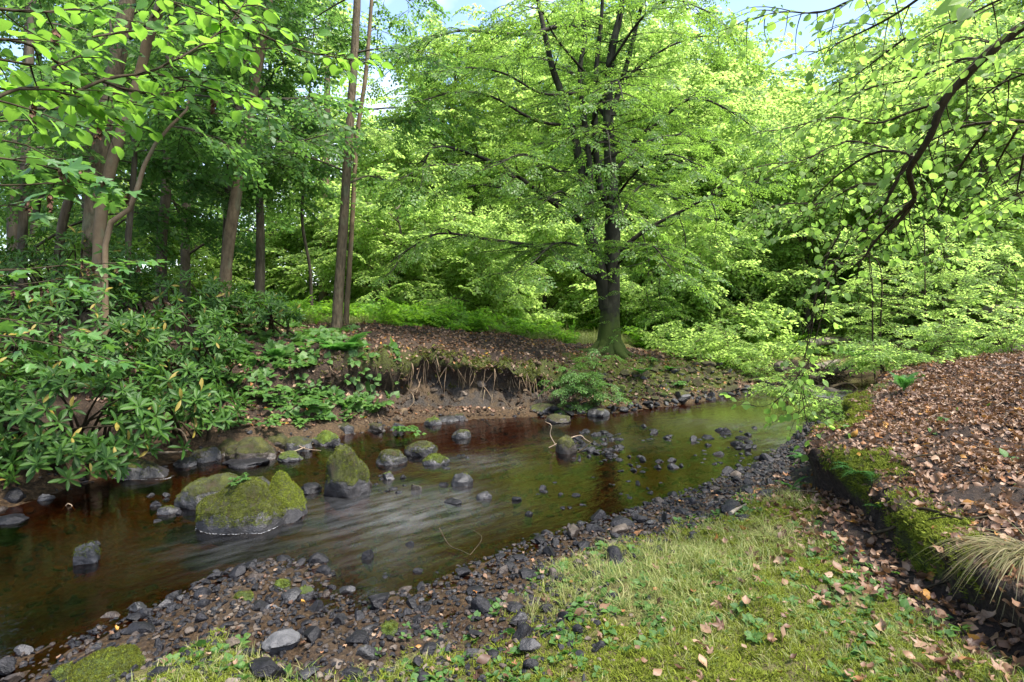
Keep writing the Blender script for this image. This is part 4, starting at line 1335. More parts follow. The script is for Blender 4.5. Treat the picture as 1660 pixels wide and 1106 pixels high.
# the far wood that reads as one mass
rg = np.random.default_rng(77)
pp, dd = [], []
for _ in range(150):
    u = rg.uniform(720, 2000)
    Y = rg.uniform(38, 70)
    x = (u - 830) / FPX * Y
    g = H(x, Y)
    hh = rg.uniform(8, 14) * (1.0 if u > 620 or u < 250 else .62)
    k = 190
    th = rg.uniform(0, 6.283, k); zz = rg.uniform(0, 1, k) ** .8
    r = rg.uniform(.5, 1, k) * 4.2 * np.sqrt(np.maximum(.05, 1 - (zz - .35) ** 2 * 2))
    pos = np.stack([x + np.cos(th) * r, Y + np.sin(th) * r, g + zz * hh], 1)
    pp.append(pos); dd.append(np.stack([np.cos(th), np.sin(th), rg.normal(-.1, .4, k)], 1))
pp = np.concatenate(pp); dd = np.concatenate(dd)
scatter('far_woodland', 'wood_spray', pp, frames(dd, np.array((0, 0, 1.0)) + rg.normal(0, .4, pp.shape)), 2.6 * rg.uniform(.7, 1.2, len(pp)), label='far bright wood closing the view behind all the trees', cat='woodland')

# ---- meadow undergrowth beyond the bank
rg = np.random.default_rng(78)
def undergrowth(name, key, n, xr, yr, sc, label, test, rise=.3, lean=.9):
    x = rg.uniform(*xr, n); y = yr[0] + (yr[1] - yr[0]) * rg.random(n) ** 1.5
    pos, mask, inf = terrain(x, y)
    keep = test(x, y, inf) & (n2(x, y, .5, 2, 3) > -.35)
    pos = pos[keep]; n = len(pos)
    a = rg.uniform(0, 6.283, n)
    d = np.stack([np.cos(a), np.sin(a), rg.uniform(.1, lean, n)], 1)
    pos[:, 2] += rg.uniform(0, rise, n) * rg.random(n)
    return scatter(name, key, pos, frames(d, np.array((0, 0, 1.0)) + rg.normal(0, .3, (n, 3))), sc * rg.uniform(.6, 1.3, n), label=label, cat='undergrowth')
undergrowth('meadow_undergrowth', 'meadow_spray', 9000, (-14, 9), (13.6, 26), .55, 'bright low herbs and bracken in the glade behind the bank', lambda x, y, i: (i['dL'] > 5.2 - .5 * (x > 2)) | (y > 16) & (i['dL'] > 1.5), .5)
undergrowth('slope_undergrowth', 'sapling_spray', 7500, (5, 22), (9.5, 26), .55, 'light green bushes and herbs on the slope beyond the right bank', lambda x, y, i: (i['dK'] > .3) & (y > 9.5) & ((i['dK'] > 2.5) | (y > 12.5)), 1.0)
undergrowth('stream_head_undergrowth', 'sapling_spray', 2600, (2, 14), (11.5, 22), .5, 'light green leaves over the bank where the stream goes out of sight', lambda x, y, i: (i['dL'] > .9) & (x > 3.6), .9)

# ------------------------------------------------------------------ boulders and stones
def water_Y(v, z=0.0):
    return (CZ - z) * FPX / (v - HV)

def moss_fuzz(parent, V, F, key, n, scale, zmin, rg, nz_min=.15, sel_scale=5.0, thr=-.15):
    """short moss growing on the upward faces of a stone"""
    a, b, c = V[F[:, 0]], V[F[:, 1]], V[F[:, 2]]
    N = np.cross(b - a, c - a)
    ar = np.linalg.norm(N, axis=1)
    N = N / np.maximum(ar, 1e-12)[:, None]
    w = ar * (N[:, 2] > nz_min - .5)
    k = rg.choice(len(F), n, p=w / w.sum())
    r1, r2 = np.sqrt(rg.random(n)), rg.random(n)
    p = a[k] * (1 - r1)[:, None] + b[k] * (r1 * (1 - r2))[:, None] + c[k] * (r1 * r2)[:, None]
    nn = N[k]
    off = np.array(parent.location)
    f = nn[:, 2] * .5 + fbm((p + off) * sel_scale, 3, 5) * .8
    keep = (f > thr) & (p[:, 2] + off[2] > zmin + .03 * fbm((p + off) * 9, 2, 8))
    p, nn = p[keep], nn[keep]
    m = len(p)
    Z = norm(nn + rg.normal(0, .25, (m, 3)))
    X = norm(np.cross(Z, rg.normal(0, 1, (m, 3))))
    R = np.stack([X, np.cross(Z, X), Z], -1)
    return scatter('moss', key, p - nn * .003, R, scale * rg.uniform(.6, 1.3, m), parent)

def boulder(u, v, w, h, mat, label, seed, name='boulder', cat='boulder', z=0.0, deep=.8, ang=.85, rough=.14, sub=4, fine=.025, rot=None, moss=0, mscale=.6, mkey='mixed_moss', flat=.66, group=None, thr=-.4, mz=.05):
    rg = np.random.default_rng(3000 + seed)
    Y = water_Y(v, z)
    rx = w / 2 / FPX * Y
    ry = rx * deep
    hz = h / FPX * Y * flat
    c = P(u, v, Y); c[1] += ry * .75; c[0] *= c[1] / Y
    V, F = rock_shape(seed, sub, ang, rough, fine)
    V = V / np.abs(V).max(0)
    a = rg.uniform(-.5, .5) if rot is None else rot
    V = V * np.array((rx, ry, 1))
    V[:, 2] = np.where(V[:, 2] > 0, V[:, 2] * hz, V[:, 2] * max(.10, hz * .5))
    ca, sa = math.cos(a), math.sin(a)
    V = np.stack([V[:, 0] * ca - V[:, 1] * sa, V[:, 0] * sa + V[:, 1] * ca, V[:, 2]], 1)
    me = make_mesh(name, V, [F], [M[mat]])
    if sub < 5: me.set_sharp_from_angle(angle=.5)
    o = link(name, me, None, (c[0], c[1], z))
    tag(o, label, cat, group)
    if moss:
        moss_fuzz(o, V, F, mkey, moss, mscale, mz, rg, thr=thr)
    return o

def foam_rim(o, label, a0=-2.9, a1=-.25, wd=.007):
    """the thin white line of froth where the current meets a stone"""
    n = len(o.data.vertices)
    V = np.empty(n * 3, np.float32)
    o.data.vertices.foreach_get('co', V)
    V = V.reshape(-1, 3)
    V = V[np.abs(V[:, 2]) < .035]
    an = np.arctan2(V[:, 1], V[:, 0]); r = np.hypot(V[:, 0], V[:, 1])
    t = np.linspace(a0, a1, 60)
    rr = np.array([r[np.abs(np.angle(np.exp(1j * (an - q)))) < .09].max(initial=0) for q in t])
    k = rr > 0
    t, rr = t[k], rr[k]
    w = wd * (1 + .6 * np.sin(t * 9) + .4 * np.sin(t * 23))
    A = np.stack([np.cos(t) * (rr - .004), np.sin(t) * (rr - .004), np.full(len(t), .004)], 1)
    B = np.stack([np.cos(t) * (rr + w), np.sin(t) * (rr + w), np.full(len(t), .004)], 1)
    m = len(t)
    q = np.array([(i, m + i, m + i + 1, i + 1) for i in range(m - 1)])
    f = link('foam', make_mesh('foam', np.concatenate([A, B]), [q], [M['foam']]), None, (o.location.x, o.location.y, 0), 'stuff')
    return tag(f, label, 'foam')

# the pile of three mossy boulders left of centre, and the pointed one
def lump(u, v, Y_in, lobes, mat, label, seed, moss, mkey='mixed_moss', fine=.03, thr=-.4, mz=.06):
    """a boulder whose outline is the sum of a few rounded shoulders: lobes are (x, y, z, rx, ry, rz) in metres about its foot"""
    rg = np.random.default_rng(4000 + seed)
    V, F = _ICO[5]
    D = norm(V)
    R = np.zeros(len(D))
    for x, y, z, rx, ry, rz in lobes:                      # farthest hit of a ray from the origin on each ellipsoid
        s_ = np.array((rx, ry, rz)); c_ = np.array((x, y, z)) / s_
        d_ = D / s_
        A = (d_ ** 2).sum(1); B = (d_ * c_).sum(1); C_ = (c_ ** 2).sum() - 1
        disc = B * B - A * C_
        t_ = np.where(disc > 0, (B + np.sqrt(np.maximum(disc, 0))) / A, 0)
        R = np.maximum(R, t_)
    V = D * R[:, None] * np.array((.93, .93, .84))
    for k in range(7):
        n_ = norm(rg.normal(0, 1, 3) * np.array((1, 1, .7)))
        h_ = V @ n_
        d_ = np.quantile(h_, .965)
        V = V - np.where(h_ > d_, (h_ - d_) * .9, 0)[:, None] * n_
    V = V + D * (fbm(V * 5 + seed, 3, seed) * .022 + fbm(V * 22 + seed, 3, seed + 9) * .007)[:, None]
    c = P(u, v, water_Y(v)); c[1] += Y_in; c[0] *= c[1] / (c[1] - Y_in); c[2] = 0
    o = tag(link('boulder', make_mesh('boulder', V, [F], [M[mat]]), None, c), label, 'boulder')
    moss_fuzz(o, V, F, mkey, moss, .62, mz, rg, thr=thr)
    return o
dome = lump(392, 868, .25, [(.0, 0, .05, .36, .26, .26), (.03, .02, .16, .24, .2, .25), (-.14, .03, .06, .24, .22, .24), (.2, -.04, .0, .2, .2, .18)], 'rock_moss', 'broad domed mossy boulder in front of the pile in the left of the stream', 4, 7000)
lump(462, 848, .22, [(0, 0, .05, .15, .2, .26), (-.06, .04, .18, .10, .14, .20), (.06, -.03, .0, .14, .17, .2)], 'rock_moss', 'wedge shaped mossy boulder at the right of the pile, brightest green on top', 12, 3600, 'moss_sprig')
lump(338, 832, .3, [(0, 0, .02, .28, .24, .22), (.1, .05, .08, .22, .2, .2), (-.15, 0, 0, .18, .18, .13)], 'rock_moss', 'low brown mossy boulder at the back left of the pile', 23, 2400, 'dark_moss_sprig')
boulder(412, 806, 74, 46, 'rock_some', 'small brownish boulder wedged at the back of the pile', 31, sub=4, ang=.6, deep=.8, moss=700, mkey='dark_moss_sprig')
boulder(470, 848, 46, 26, 'rock', 'bare grey stone at the foot of the wedge shaped boulder', 33, sub=4, ang=.9, rough=.1)
boulder(559, 806, 86, 82, 'rock_moss', 'tall pointed boulder with olive moss cap and bare wet foot in midstream', 45, sub=5, fine=.02, ang=.75, rough=.18, deep=.8, moss=3000, rot=-.2, flat=.98, mz=.13)
boulder(505, 800, 52, 18, 'rock', 'low wet grey slab leaning on the pointed boulder', 51, ang=.9)
boulder(634, 754, 56, 34, 'rock_moss', 'rounded brownish boulder, left one of the three behind the pointed boulder', 57, sub=5, ang=.3, rough=.14, moss=900, mkey='dark_moss_sprig', mscale=.7)
boulder(682, 740, 56, 34, 'rock_moss', 'rounded dark mossy boulder at the back of the three behind the pointed boulder', 63, sub=5, ang=.3, rough=.14, moss=900, mkey='dark_moss_sprig', mscale=.7)
boulder(706, 754, 48, 26, 'rock_green', 'low bright green boulder, right one of the three behind the pointed boulder', 69, sub=5, ang=.35, rough=.14, moss=1000, mscale=.6)
boulder(748, 711, 34, 20, 'rock_moss', 'small round mossy boulder alone in dark water below the clay bank', 71, sub=4, ang=.3, moss=300, mkey='dark_moss_sprig')
boulder(917, 736, 36, 32, 'rock_olive', 'upright rounded mossy boulder with twigs caught round it in midstream', 77, sub=4, ang=.35, moss=300, mscale=.5, flat=.9)
slab = boulder(236, 776, 118, 44, 'rock_some', 'wide flat dark slab under the rhododendron leaves by the left bank', 83, sub=5, ang=.8, rough=.12, deep=.6, moss=1100, mkey='dark_moss_sprig', flat=.6)
boulder(18, 818, 44, 34, 'rock', 'dark wet boulder at the left edge of the picture below the leaves', 89, ang=.6)
boulder(14, 850, 56, 20, 'rock', 'flat wet slab at the left edge of the picture', 91, ang=.8, flat=.5)
boulder(138, 916, 46, 36, 'rock_some', 'slanting stone with mossy tip alone in the brown water at left', 95, ang=.8, moss=300, flat=.8)
boulder(148, 888, 26, 12, 'rock', 'small dark stone behind the slanting stone with mossy tip', 97, ang=.8)
boulder(272, 834, 36, 20, 'rock_some', 'small rounded mossy stone left of the boulder pile', 101, moss=160)
boulder(252, 822, 22, 12, 'rock', 'little dark stone beside the small rounded mossy stone', 103)
boulder(74, 812, 28, 14, 'rock_pale', 'pale grey stone at the water edge under the leaf tips at left', 105)
boulder(748, 788, 38, 26, 'rock_some', 'rounded wet stone with mossy crown in the middle of the stream', 107, sub=4, ang=.4, moss=180, mz=.12)
boulder(786, 809, 30, 15, 'rock_some', 'small domed stone right of the mossy crowned stone', 109, moss=60)
boulder(736, 818, 36, 12, 'rock', 'flat dark stone with a stick beside it in midstream', 113, flat=.6)
boulder(597, 908, 26, 20, 'rock', 'small angular black stone in the bright reflection', 117, ang=.9)
boulder(674, 796, 24, 20, 'rock_olive', 'small brown mossy stone at the top of the bright reflection', 119, moss=80)
boulder(718, 788, 20, 9, 'rock', 'little dark stone left of the mossy crowned stone', 121)
boulder(858, 836, 16, 9, 'rock', 'tiny dark stone in the quiet water right of centre', 123)
boulder(630, 778, 26, 18, 'rock_green', 'little mossy stone among pebbles behind the bright reflection', 125, moss=80)
boulder(590, 792, 30, 14, 'rock_brown', 'brown stone just behind the pointed boulder', 127)
boulder(838, 812, 18, 8, 'rock', 'tiny flat stone ringed by ripples in the centre of the stream', 128)

foam_rim(slab, 'white froth line along the wide flat dark slab', wd=.012)
foam_rim(dome, 'thin froth line round the foot of the broad domed boulder', wd=.006)
# boulders along the foot of the left bank
for i, (u, v, w, h, m, lab) in enumerate([
    (332, 750, 48, 42, 'rock_moss', 'dark mossy boulder at the bank foot where the bent stick ends'),
    (370, 742, 56, 44, 'rock_olive', 'rounded mossy boulder at the left bank foot, second from the bent stick'),
    (412, 748, 78, 54, 'rock_olive', 'largest rounded mossy boulder at the foot of the left bank'),
    (448, 730, 50, 40, 'rock_olive', 'mossy boulder half behind the largest one at the left bank foot'),
    (486, 732, 46, 34, 'rock_moss', 'mossy boulder at the left bank foot under bramble leaves'),
    (530, 722, 46, 32, 'rock_green', 'bright mossy boulder at the left bank foot near the white sticks'),
    (560, 704, 36, 26, 'rock_moss', 'small mossy boulder at the start of the clay bank'),
    (398, 758, 72, 16, 'rock', 'flat wet slab lying in the water before the largest mossy boulder'),
    (300, 758, 40, 20, 'rock_some', 'low stone with green moss edge at the end of the dark slab'),
    (470, 748, 42, 18, 'rock_green', 'low green stone among white sticks at the water edge'),
    (545, 724, 22, 12, 'rock', 'wet grey stone at the water edge beside the bright mossy boulder'),
    (610, 700, 30, 20, 'rock_olive', 'small olive mossy stone at the left edge of the clay bank'),
    (645, 698, 30, 18, 'rock_some', 'dark wet stone at the foot of the clay bank, left'),
    (702, 690, 28, 26, 'rock_green', 'upright mossy stone at the foot of the clay bank, middle'),
    (726, 684, 34, 16, 'rock_some', 'flat stone at the foot of the clay bank'),
    (745, 682, 24, 16, 'rock_moss', 'little mossy stone at the right end of the clay bank'),
    (905, 686, 40, 18, 'rock_olive', 'mossy stone at the water edge below the leafy seedling'),
    (880, 672, 44, 24, 'rock_moss', 'dark rounded stone at the water edge below the leafy seedling'),
    (970, 676, 34, 20, 'rock_some', 'dark wet stone at the water edge below the beech'),
]):
    boulder(u, v, w * 1.12, h, m, lab, 200 + 7 * i, sub=4 if w < 50 else 5, ang=.6, rough=.18, fine=.02, moss=int(w * h * .28) if m != 'rock' else 0, mkey='dark_moss_sprig' if m in ('rock_moss', 'rock_some', 'rock_olive') else 'moss_sprig', mscale=.6)

# near stones on the gravel bar
for i, (u, v, w, h, m, z, lab, ms) in enumerate([
    (180, 1112, 130, 40, 'rock_green', .06, 'wide bright mossy boulder cut by the bottom edge of the picture', 2600),
    (104, 1100, 36, 24, 'rock_green', .05, 'small bright mossy stone left of the wide mossy boulder', 260),
    (455, 1050, 62, 24, 'rock_pale', .08, 'pale grey flat slab on the gravel near the bottom', 0),
    (395, 982, 36, 28, 'rock_green', .03, 'round bright mossy stone at the back of the gravel bar', 320),
    (458, 958, 28, 22, 'rock_green', .03, 'little round bright green stone at the water side of the gravel bar', 260),
    (492, 968, 34, 20, 'rock_green', .02, 'low mossy stone next to the little round green one', 240),
    (412, 945, 34, 22, 'rock_brown', .02, 'reddish brown flat stone at the back of the gravel bar', 0),
    (632, 1024, 30, 20, 'rock_green', .10, 'small moss cushion stone at the edge of the grass', 260),
    (332, 970, 34, 22, 'rock', .02, 'smooth dark blue grey stone on the gravel bar', 0),
    (222, 992, 30, 22, 'rock_some', .0, 'dark stone standing in shallow water left of the gravel bar', 60),
    (235, 1002, 26, 18, 'rock', .0, 'grey stone in shallow water at the left end of the gravel bar', 0),
    (440, 1000, 36, 18, 'rock_pale', .02, 'pale angular stone in the puddle of the gravel bar', 0),
    (615, 980, 40, 22, 'rock', .03, 'sharp edged dark slab at the end of the water inlet', 0),
    (405, 924, 30, 18, 'rock', .0, 'dark rounded stone at the tip of the gravel bar', 0),
    (525, 932, 30, 16, 'rock', .0, 'black wet stone on the far tip of the gravel bar', 0),
]):
    boulder(u, v, w, h, m, lab, 500 + 5 * i, z=z, sub=5 if ms > 1000 else 4, ang=.4 if 'green' in m else .85, rough=.16, moss=ms, mscale=.55, mz=z + .01 if z > .03 else .05, name='stone', cat='stone')

# stones of the stream: many small dark ones that break the surface
SM = {k: PEB[k] for k in PEB}
rg = np.random.default_rng(55)
def put(name, me, p, s, rot=None, parent=None):
    o = bpy.data.objects.new(name, me)
    o.rotation_euler = (rg.normal(0, .12), rg.normal(0, .12), rg.uniform(0, 6.283)) if rot is None else rot
    o.location = [float(c) for c in p]
    o.scale = (s, s * rg.uniform(.8, 1.2), s * rg.uniform(.8, 1.2))
    if parent is not None: o.parent = parent
    COL.objects.link(o)
    return o
clusters = [((930, 700, 1010, 748), 64, 'small dark stone in the loose group behind the twiggy boulder', 'stones breaking the water behind the twiggy boulder'),
            ((1040, 690, 1090, 715), 14, 'small black stone in the tight cluster below the beech', 'black stones below the beech'),
            ((1115, 708, 1165, 732), 12, 'black stone in the dense cluster in the green reflection', 'black stones in the green reflection'),
            ((1120, 735, 1170, 762), 12, 'black stone in the cluster nearest the right bank', 'black stones near the right bank'),
            ((1165, 690, 1230, 730), 30, 'dark stone in the scatter near the drooping leaves', 'dark stones near the drooping leaves'),
            ((1190, 735, 1275, 765), 34, 'dark stone in the shallow riffle beside the gravel shore', 'stones of the shallow riffle'),
            ((870, 770, 1090, 825), 28, 'small dark stone alone in the quiet olive water', 'scattered stones in the quiet water'),
            ((1000, 740, 1110, 765), 22, 'dark stone lying in the middle of the greenish water', 'stones in the greenish water'),
            ((690, 735, 760, 760), 10, 'wet stone beside the three rounded boulders', 'stones beside the three rounded boulders'),
            ((240, 800, 330, 845), 9, 'little wet stone left of the boulder pile', 'little stones left of the boulder pile'),
            ((590, 770, 660, 800), 12, 'little wet stone between pointed boulder and the three rounded ones', 'little stones behind the pointed boulder'),
            ((560, 880, 720, 945), 5, 'small stone rising from the bright rippled water', 'small stones in the bright ripples')]
for (u0, v0, u1, v1), n, lab, grp in clusters:
    made = []
    for _ in range(n):
        u, v = rg.uniform(u0, u1), rg.uniform(v0, v1)
        p = P(u, v, water_Y(v))
        s = rg.uniform(5, 10) * (1.4 if rg.random() < .15 else 1) / FPX * p[1]
        p[2] = rg.uniform(-.45, .05) * s
        made.append((put('stone', SM['rock'][rg.integers(7)], p, s), u, v, s / p[1]))
        tag(made[-1][0], lab, 'stone', grp)
    left_ = list(made)
    for word, key in (('largest', lambda m: -m[3]), ('nearest to the camera', lambda m: -m[2]), ('leftmost', lambda m: m[1]), ('rightmost', lambda m: -m[1]), ('farthest', lambda m: m[2])):
        m = min(left_, key=key)
        if word == 'largest' or m is min(made, key=key):
            m[0]['label'] = '%s among the %s' % (word, grp)
            left_.remove(m)

# ---- the gravel bar and shore
gravel_bar = link('gravel_bar', None, None, (0, 0, 0), 'structure')
def sample(n, xr, yr, test, seed):
    g = np.random.default_rng(seed)
    x = g.uniform(*xr, n); y = g.uniform(*yr, n)
    pos, mask, inf = terrain(x, y)
    k = test(pos, mask, inf, g)
    return pos[k], {a: b[k] for a, b in inf.items()}, mask[k]
def shore_test(pos, mask, inf, g):
    d = inf['dR']
    wid = np.interp(pos[:, 1], [2, 3.0, 3.6, 4.5, 6, 9], [1.2, 1.0, .75, .62, .75, .6])
    return (d > -.22) & (d < wid * 1.25) & (inf['dK'] < -.15) & (g.random(len(d)) < 1.15 - sstep(wid * .55, wid * 1.25, d) * 1.1)
pos, inf, _ = sample(80000, (-3.6, 6.5), (1.2, 10), shore_test, 21)
g = np.random.default_rng(22)
# the 300 that show largest
s_all = g.uniform(.016, .05, len(pos)) ** 1.0
big = g.permutation(len(pos))
pb = pos[big]
near = pb[:, 1] < 9
pb = pb[near]
taken, cnt = [], 0
cells = {}
for p in pb:
    s = float(np.clip(g.lognormal(math.log(.046), .45), .022, .13))
    px = s * 2 / p[1] * FPX
    if px < 11: continue
    key = (int(p[0] / .12), int(p[1] / .12))
    ok = True
    for a in (-1, 0, 1):
        for b in (-1, 0, 1):
            for q, qs in cells.get((key[0] + a, key[1] + b), ()):
                if (q[0] - p[0]) ** 2 + (q[1] - p[1]) ** 2 < ((qs + s) * .78) ** 2: ok = False
    if not ok: continue
    u = 830 + p[0] / p[1] * FPX; v = HV + (CZ - p[2]) / p[1] * FPX
    if not (-20 < u < 1680 and v < 1120): continue
    cells.setdefault(key, []).append((p, s)); taken.append((p, s)); cnt += 1
    if cnt >= 300: break
for p, s in taken:
    k = g.choice(['rock', 'rock', 'rock', 'rock', 'rock_brown', 'rock_some'])
    put('stone', SM[k][g.integers(7)], (p[0], p[1], p[2] + s * .12), s, parent=gravel_bar)
n = len(pos)
small = g.uniform(.009, .026, n) * np.interp(pos[:, 1], [2, 8], [1, 1.5])
rot = np.stack([g.normal(0, .3, n), g.normal(0, .3, n), g.uniform(0, 6.28, n)], 1)
scatter('gravel', 'gravel', pos + np.array((0, 0, .004)), rot, small, gravel_bar)
# pebbles on the stream bed
pos, inf, _ = sample(9000, (-5, 6), (1.5, 10), lambda p, m, i, g: (-i['dR'] > .1) & (-i['dL'] > .05) & (n2(p[:, 0], p[:, 1], 1.4, 2, 61) > -.2), 23)
g = np.random.default_rng(24); n = len(pos)
scatter('bed_pebbles', 'gravel', pos, np.stack([g.normal(0, .3, n), g.normal(0, .3, n), g.uniform(0, 6.28, n)], 1), g.uniform(.02, .06, n), label='loose pebbles on the brown bed under the water', cat='pebbles')

# ---- the stony bank below the beech
stony_bank = link('stony_bank', None, None, (0, 0, 0), 'structure')
pos, inf, _ = sample(6000, (.4, 7.5), (8.8, 13.5), lambda p, m, i, g: (i['dL'] > -.05) & (i['dL'] < .25 + 1.15 * sstep(.5, 2.2, i['sL'])) & (i['sL'] > .3) & (i['sL'] < 6.4), 25)
g = np.random.default_rng(26)
cells = []
for p in pos:
    s = float(np.clip(g.lognormal(math.log(.092), .35), .05, .17))
    if any((q[0] - p[0]) ** 2 + (q[1] - p[1]) ** 2 < ((qs + s) * .72) ** 2 for q, qs in cells): continue
    cells.append((p, s))
    if len(cells) >= 295: break
for p, s in cells:
    low = p[2] < .035
    m = g.choice(['rock', 'rock', 'rock_some']) if low else g.choice(['rock_olive', 'rock_olive', 'rock_olive', 'rock_moss' if False else 'rock_some', 'rock_green' if g.random() < .3 else 'rock_olive'])
    put('stone', SM[m][g.integers(7)], (p[0], p[1], p[2] + s * .28), s, parent=stony_bank)
# wet shingle along the left water line
shingle = sample(9000, (-5, 7), (4, 13), lambda p, m, i, g: (i['dL'] > -.12) & (i['dL'] < .22) & (g.random(len(p)) < .55), 27)[0]
g = np.random.default_rng(28); n = len(shingle)
scatter('shingle', 'gravel', shingle, np.stack([g.normal(0, .3, n), g.normal(0, .3, n), g.uniform(0, 6.28, n)], 1), g.uniform(.015, .055, n), stony_bank)

# earth clods and stones of the eroded bank face
q = sample(26000, (-3, 4), (7, 12.5), lambda p, m, i, g: (i['dL'] > .1) & (i['dL'] < 1.25 + .5 * (i['sL'] > 1.2)) & (i['sL'] > -2.2) & (i['sL'] < 3.2) & (n2(p[:, 0], p[:, 1], 2.6, 2, 47) > -.25) & (g.random(len(p)) < .5), 29)[0]
g = np.random.default_rng(30); n = len(q)
proto_set('earth', [rock_mesh('earth', 700 + s, M['earth'], 2, (1, .8, .6), .9, .2) for s in range(5)])
scatter('bank_earth', 'earth', q, np.stack([g.uniform(0, 6.28, n), g.normal(0, .4, n), g.uniform(0, 6.28, n)], 1), np.clip(g.lognormal(math.log(.024), .5, n), .01, .085), label='crumbled earth and stones of the eroded far bank face', cat='earth')
# pale stones set in the clay
for u, v, w, h, lab in ((752, 637, 14, 14, 'pale brown stone sticking out of the grey clay bank'), (870, 640, 14, 12, 'tan stone in the dark bank right of the clay'), (780, 622, 22, 9, 'flat tan stone high in the clay bank')):
    for Y in np.arange(8.4, 11, .02):
        p = P(u, v, Y)
        if terrain([p[0]], [p[1]])[0][0, 2] > p[2]: break
    s = w / 2 / FPX * Y
    tag(put('stone', PEB['rock_brown'][3], p, s, (0.3, .2, .6)), lab, 'stone')

# ------------------------------------------------------------------ logs and sticks
def stick(name, label, cat, pts, r, mat, sides=6, twigs=(), wob=.18, step=.06, parent=None):
    mb = MB()
    c = curve(pts, step=step)
    mb.tube(c, np.interp(np.linspace(0, 1, len(c)), [0, .5, 1], [r, r * .85, r * .5]), sides, 0, wob, abs(hash(label)) % 97 if False else len(label))
    o = None
    base = np.array(c[0])
    mb.V = [v - base for v in mb.V]
    o = mb.build(name, M[mat], None)
    o.location = [float(q) for q in base]
    if parent is None: tag(o, label, cat)
    for tp, tr in twigs:
        m2 = MB()
        q = curve(tp, step=step)
        m2.tube(q, np.linspace(tr, tr * .4, len(q)), 5, 0, wob, 3)
        m2.V = [v - base for v in m2.V]
        m2.build('twig', M[mat], o)
    return o
def G(u, v, dz=0.0, y0=1.5, y1=30):
    """the ground (or water) point that the photograph shows at pixel (u, v), dz above it"""
    ys = np.geomspace(y0, y1, 500)
    x = (u - 830) / FPX * ys
    z = CZ - (v - HV) / FPX * ys
    g_ = np.maximum(terrain(x, ys)[0][:, 2], 0)
    k = np.argmax(z <= g_) if (z <= g_).any() else len(ys) - 1
    return np.array((x[k], ys[k], max(g_[k], 0) + dz))

stick('stick', 'long pale stick bent upright at its end, lying over the dark slab under the rhododendron', 'stick',
      [P(138, 741, 5.75), P(200, 738, 5.9), P(255, 734, 6.1), P(290, 733, 6.25), P(306, 728, 6.3), P(302, 712, 6.32), P(296, 700, 6.34), P(284, 694, 6.36), P(272, 690, 6.38)], .016, 'twig_pale')
stick('log', 'dark slanting log propped against the mossy right bank upstream', 'log',
      [G(1312, 622, .06, 11), P(1345, 605, 13.0), P(1384, 590, 12.8)], .11, 'bark_dark', 9, wob=.2)
stick('log', 'pale fallen log with bleached top lying beyond the stream bend', 'log', [P(1308, 557, 16.0), P(1340, 553, 16.4), P(1372, 549, 16.8), P(1396, 545, 17)], .13, 'log', 9)
stick('log', 'short grey log with a broken end left of the slanting log', 'log', [P(1322, 598, 13.8), P(1340, 592, 14), P(1360, 585, 14.3)], .10, 'log', 8)
stick('log', 'long bleached log high on the sunny slope at the right edge', 'log', [P(1600, 503, 15), P(1640, 499, 15.2), P(1700, 496, 15.4)], .13, 'log', 9)
stick('branch', 'thin fallen branch across the debris below the slanting log', 'branch', [G(1345, 632, .05, 10), P(1375, 622, 12.2), P(1400, 640, 11.8)], .035, 'twig')
rgd = np.random.default_rng(5)
deb = MB()
for i in range(70):
    u, v = rgd.uniform(1300, 1372), rgd.uniform(596, 636)
    p = P(u, v, 12.9 + rgd.uniform(-.4, .4)); p[2] = max(.02, p[2])
    d = norm(np.array((rgd.normal(0, 1), rgd.normal(0, .5), rgd.normal(.1, .4)))) * rgd.uniform(.15, .5)
    deb.tube(np.array([p - d, p + rgd.normal(0, .03, 3), p + d]), [.012, .012, .005], 4, cap=False)
tag(deb.build('driftwood', M['twig'], None, kind='stuff'), 'tangle of drifted twigs under the slanting log', 'driftwood')
boulder(1265, 597, 22, 17, 'rock_brown', 'round pale brown stone on the far bank left of the drifted twigs', 801, z=.45, ang=.25, rough=.1)
def sandbar():
    c = G(1318, 634, 0, 10.5)
    V, F = rock_shape(9, 3, .4, .2)
    return tag(link('sandbar', make_mesh('sandbar', V * np.array((.75, .5, .07)), [F], [M['rock_brown']]), None, c + np.array((0, .2, .01))), 'small orange brown sand bank below the drifted twigs', 'sand bank')
sandbar()

stick('stick', 'thin pale twig standing in the water beside the twiggy boulder', 'twig', [P(905, 728, 6.9), P(892, 706, 6.9), P(894, 690, 6.9), P(884, 684, 6.9)], .007, 'twig_pale', 5, step=.03)
stick('stick', 'pale stick leaning over the twiggy boulder', 'twig', [P(890, 726, 6.85), P(915, 714, 6.85), P(940, 706, 6.9), P(948, 712, 6.9), P(958, 718, 6.95)], .009, 'twig_pale', 5, step=.03)
stick('stick', 'dark twig lying in the water right of the twiggy boulder', 'twig', [P(925, 740, 6.7), P(945, 728, 6.75), P(960, 716, 6.8)], .010, 'twig', 5, step=.03)
stick('stick', 'curved brown twig at the edge of the gravel shore in the middle', 'twig', [G(712, 878, .09), G(728, 892, .03), G(748, 898, .02), G(762, 906, .02)], .0045, 'twig', 5, step=.02,
      twigs=[([G(762, 906, .02), G(780, 895, .07), G(776, 888, .09), G(752, 880, .12)], .003)])
stick('stick', 'dark stick on the grass edge by the gravel shore', 'stick', [G(968, 880, .03), G(990, 884, .02), G(1028, 896, .03)], .012, 'bark_dark', 6, step=.03)
stick('stick', 'short brown stick lying on grass below the ledge nose', 'stick', [G(1184, 840, .03), G(1196, 832, .03), G(1210, 824, .03)], .016, 'log', 6, step=.03)
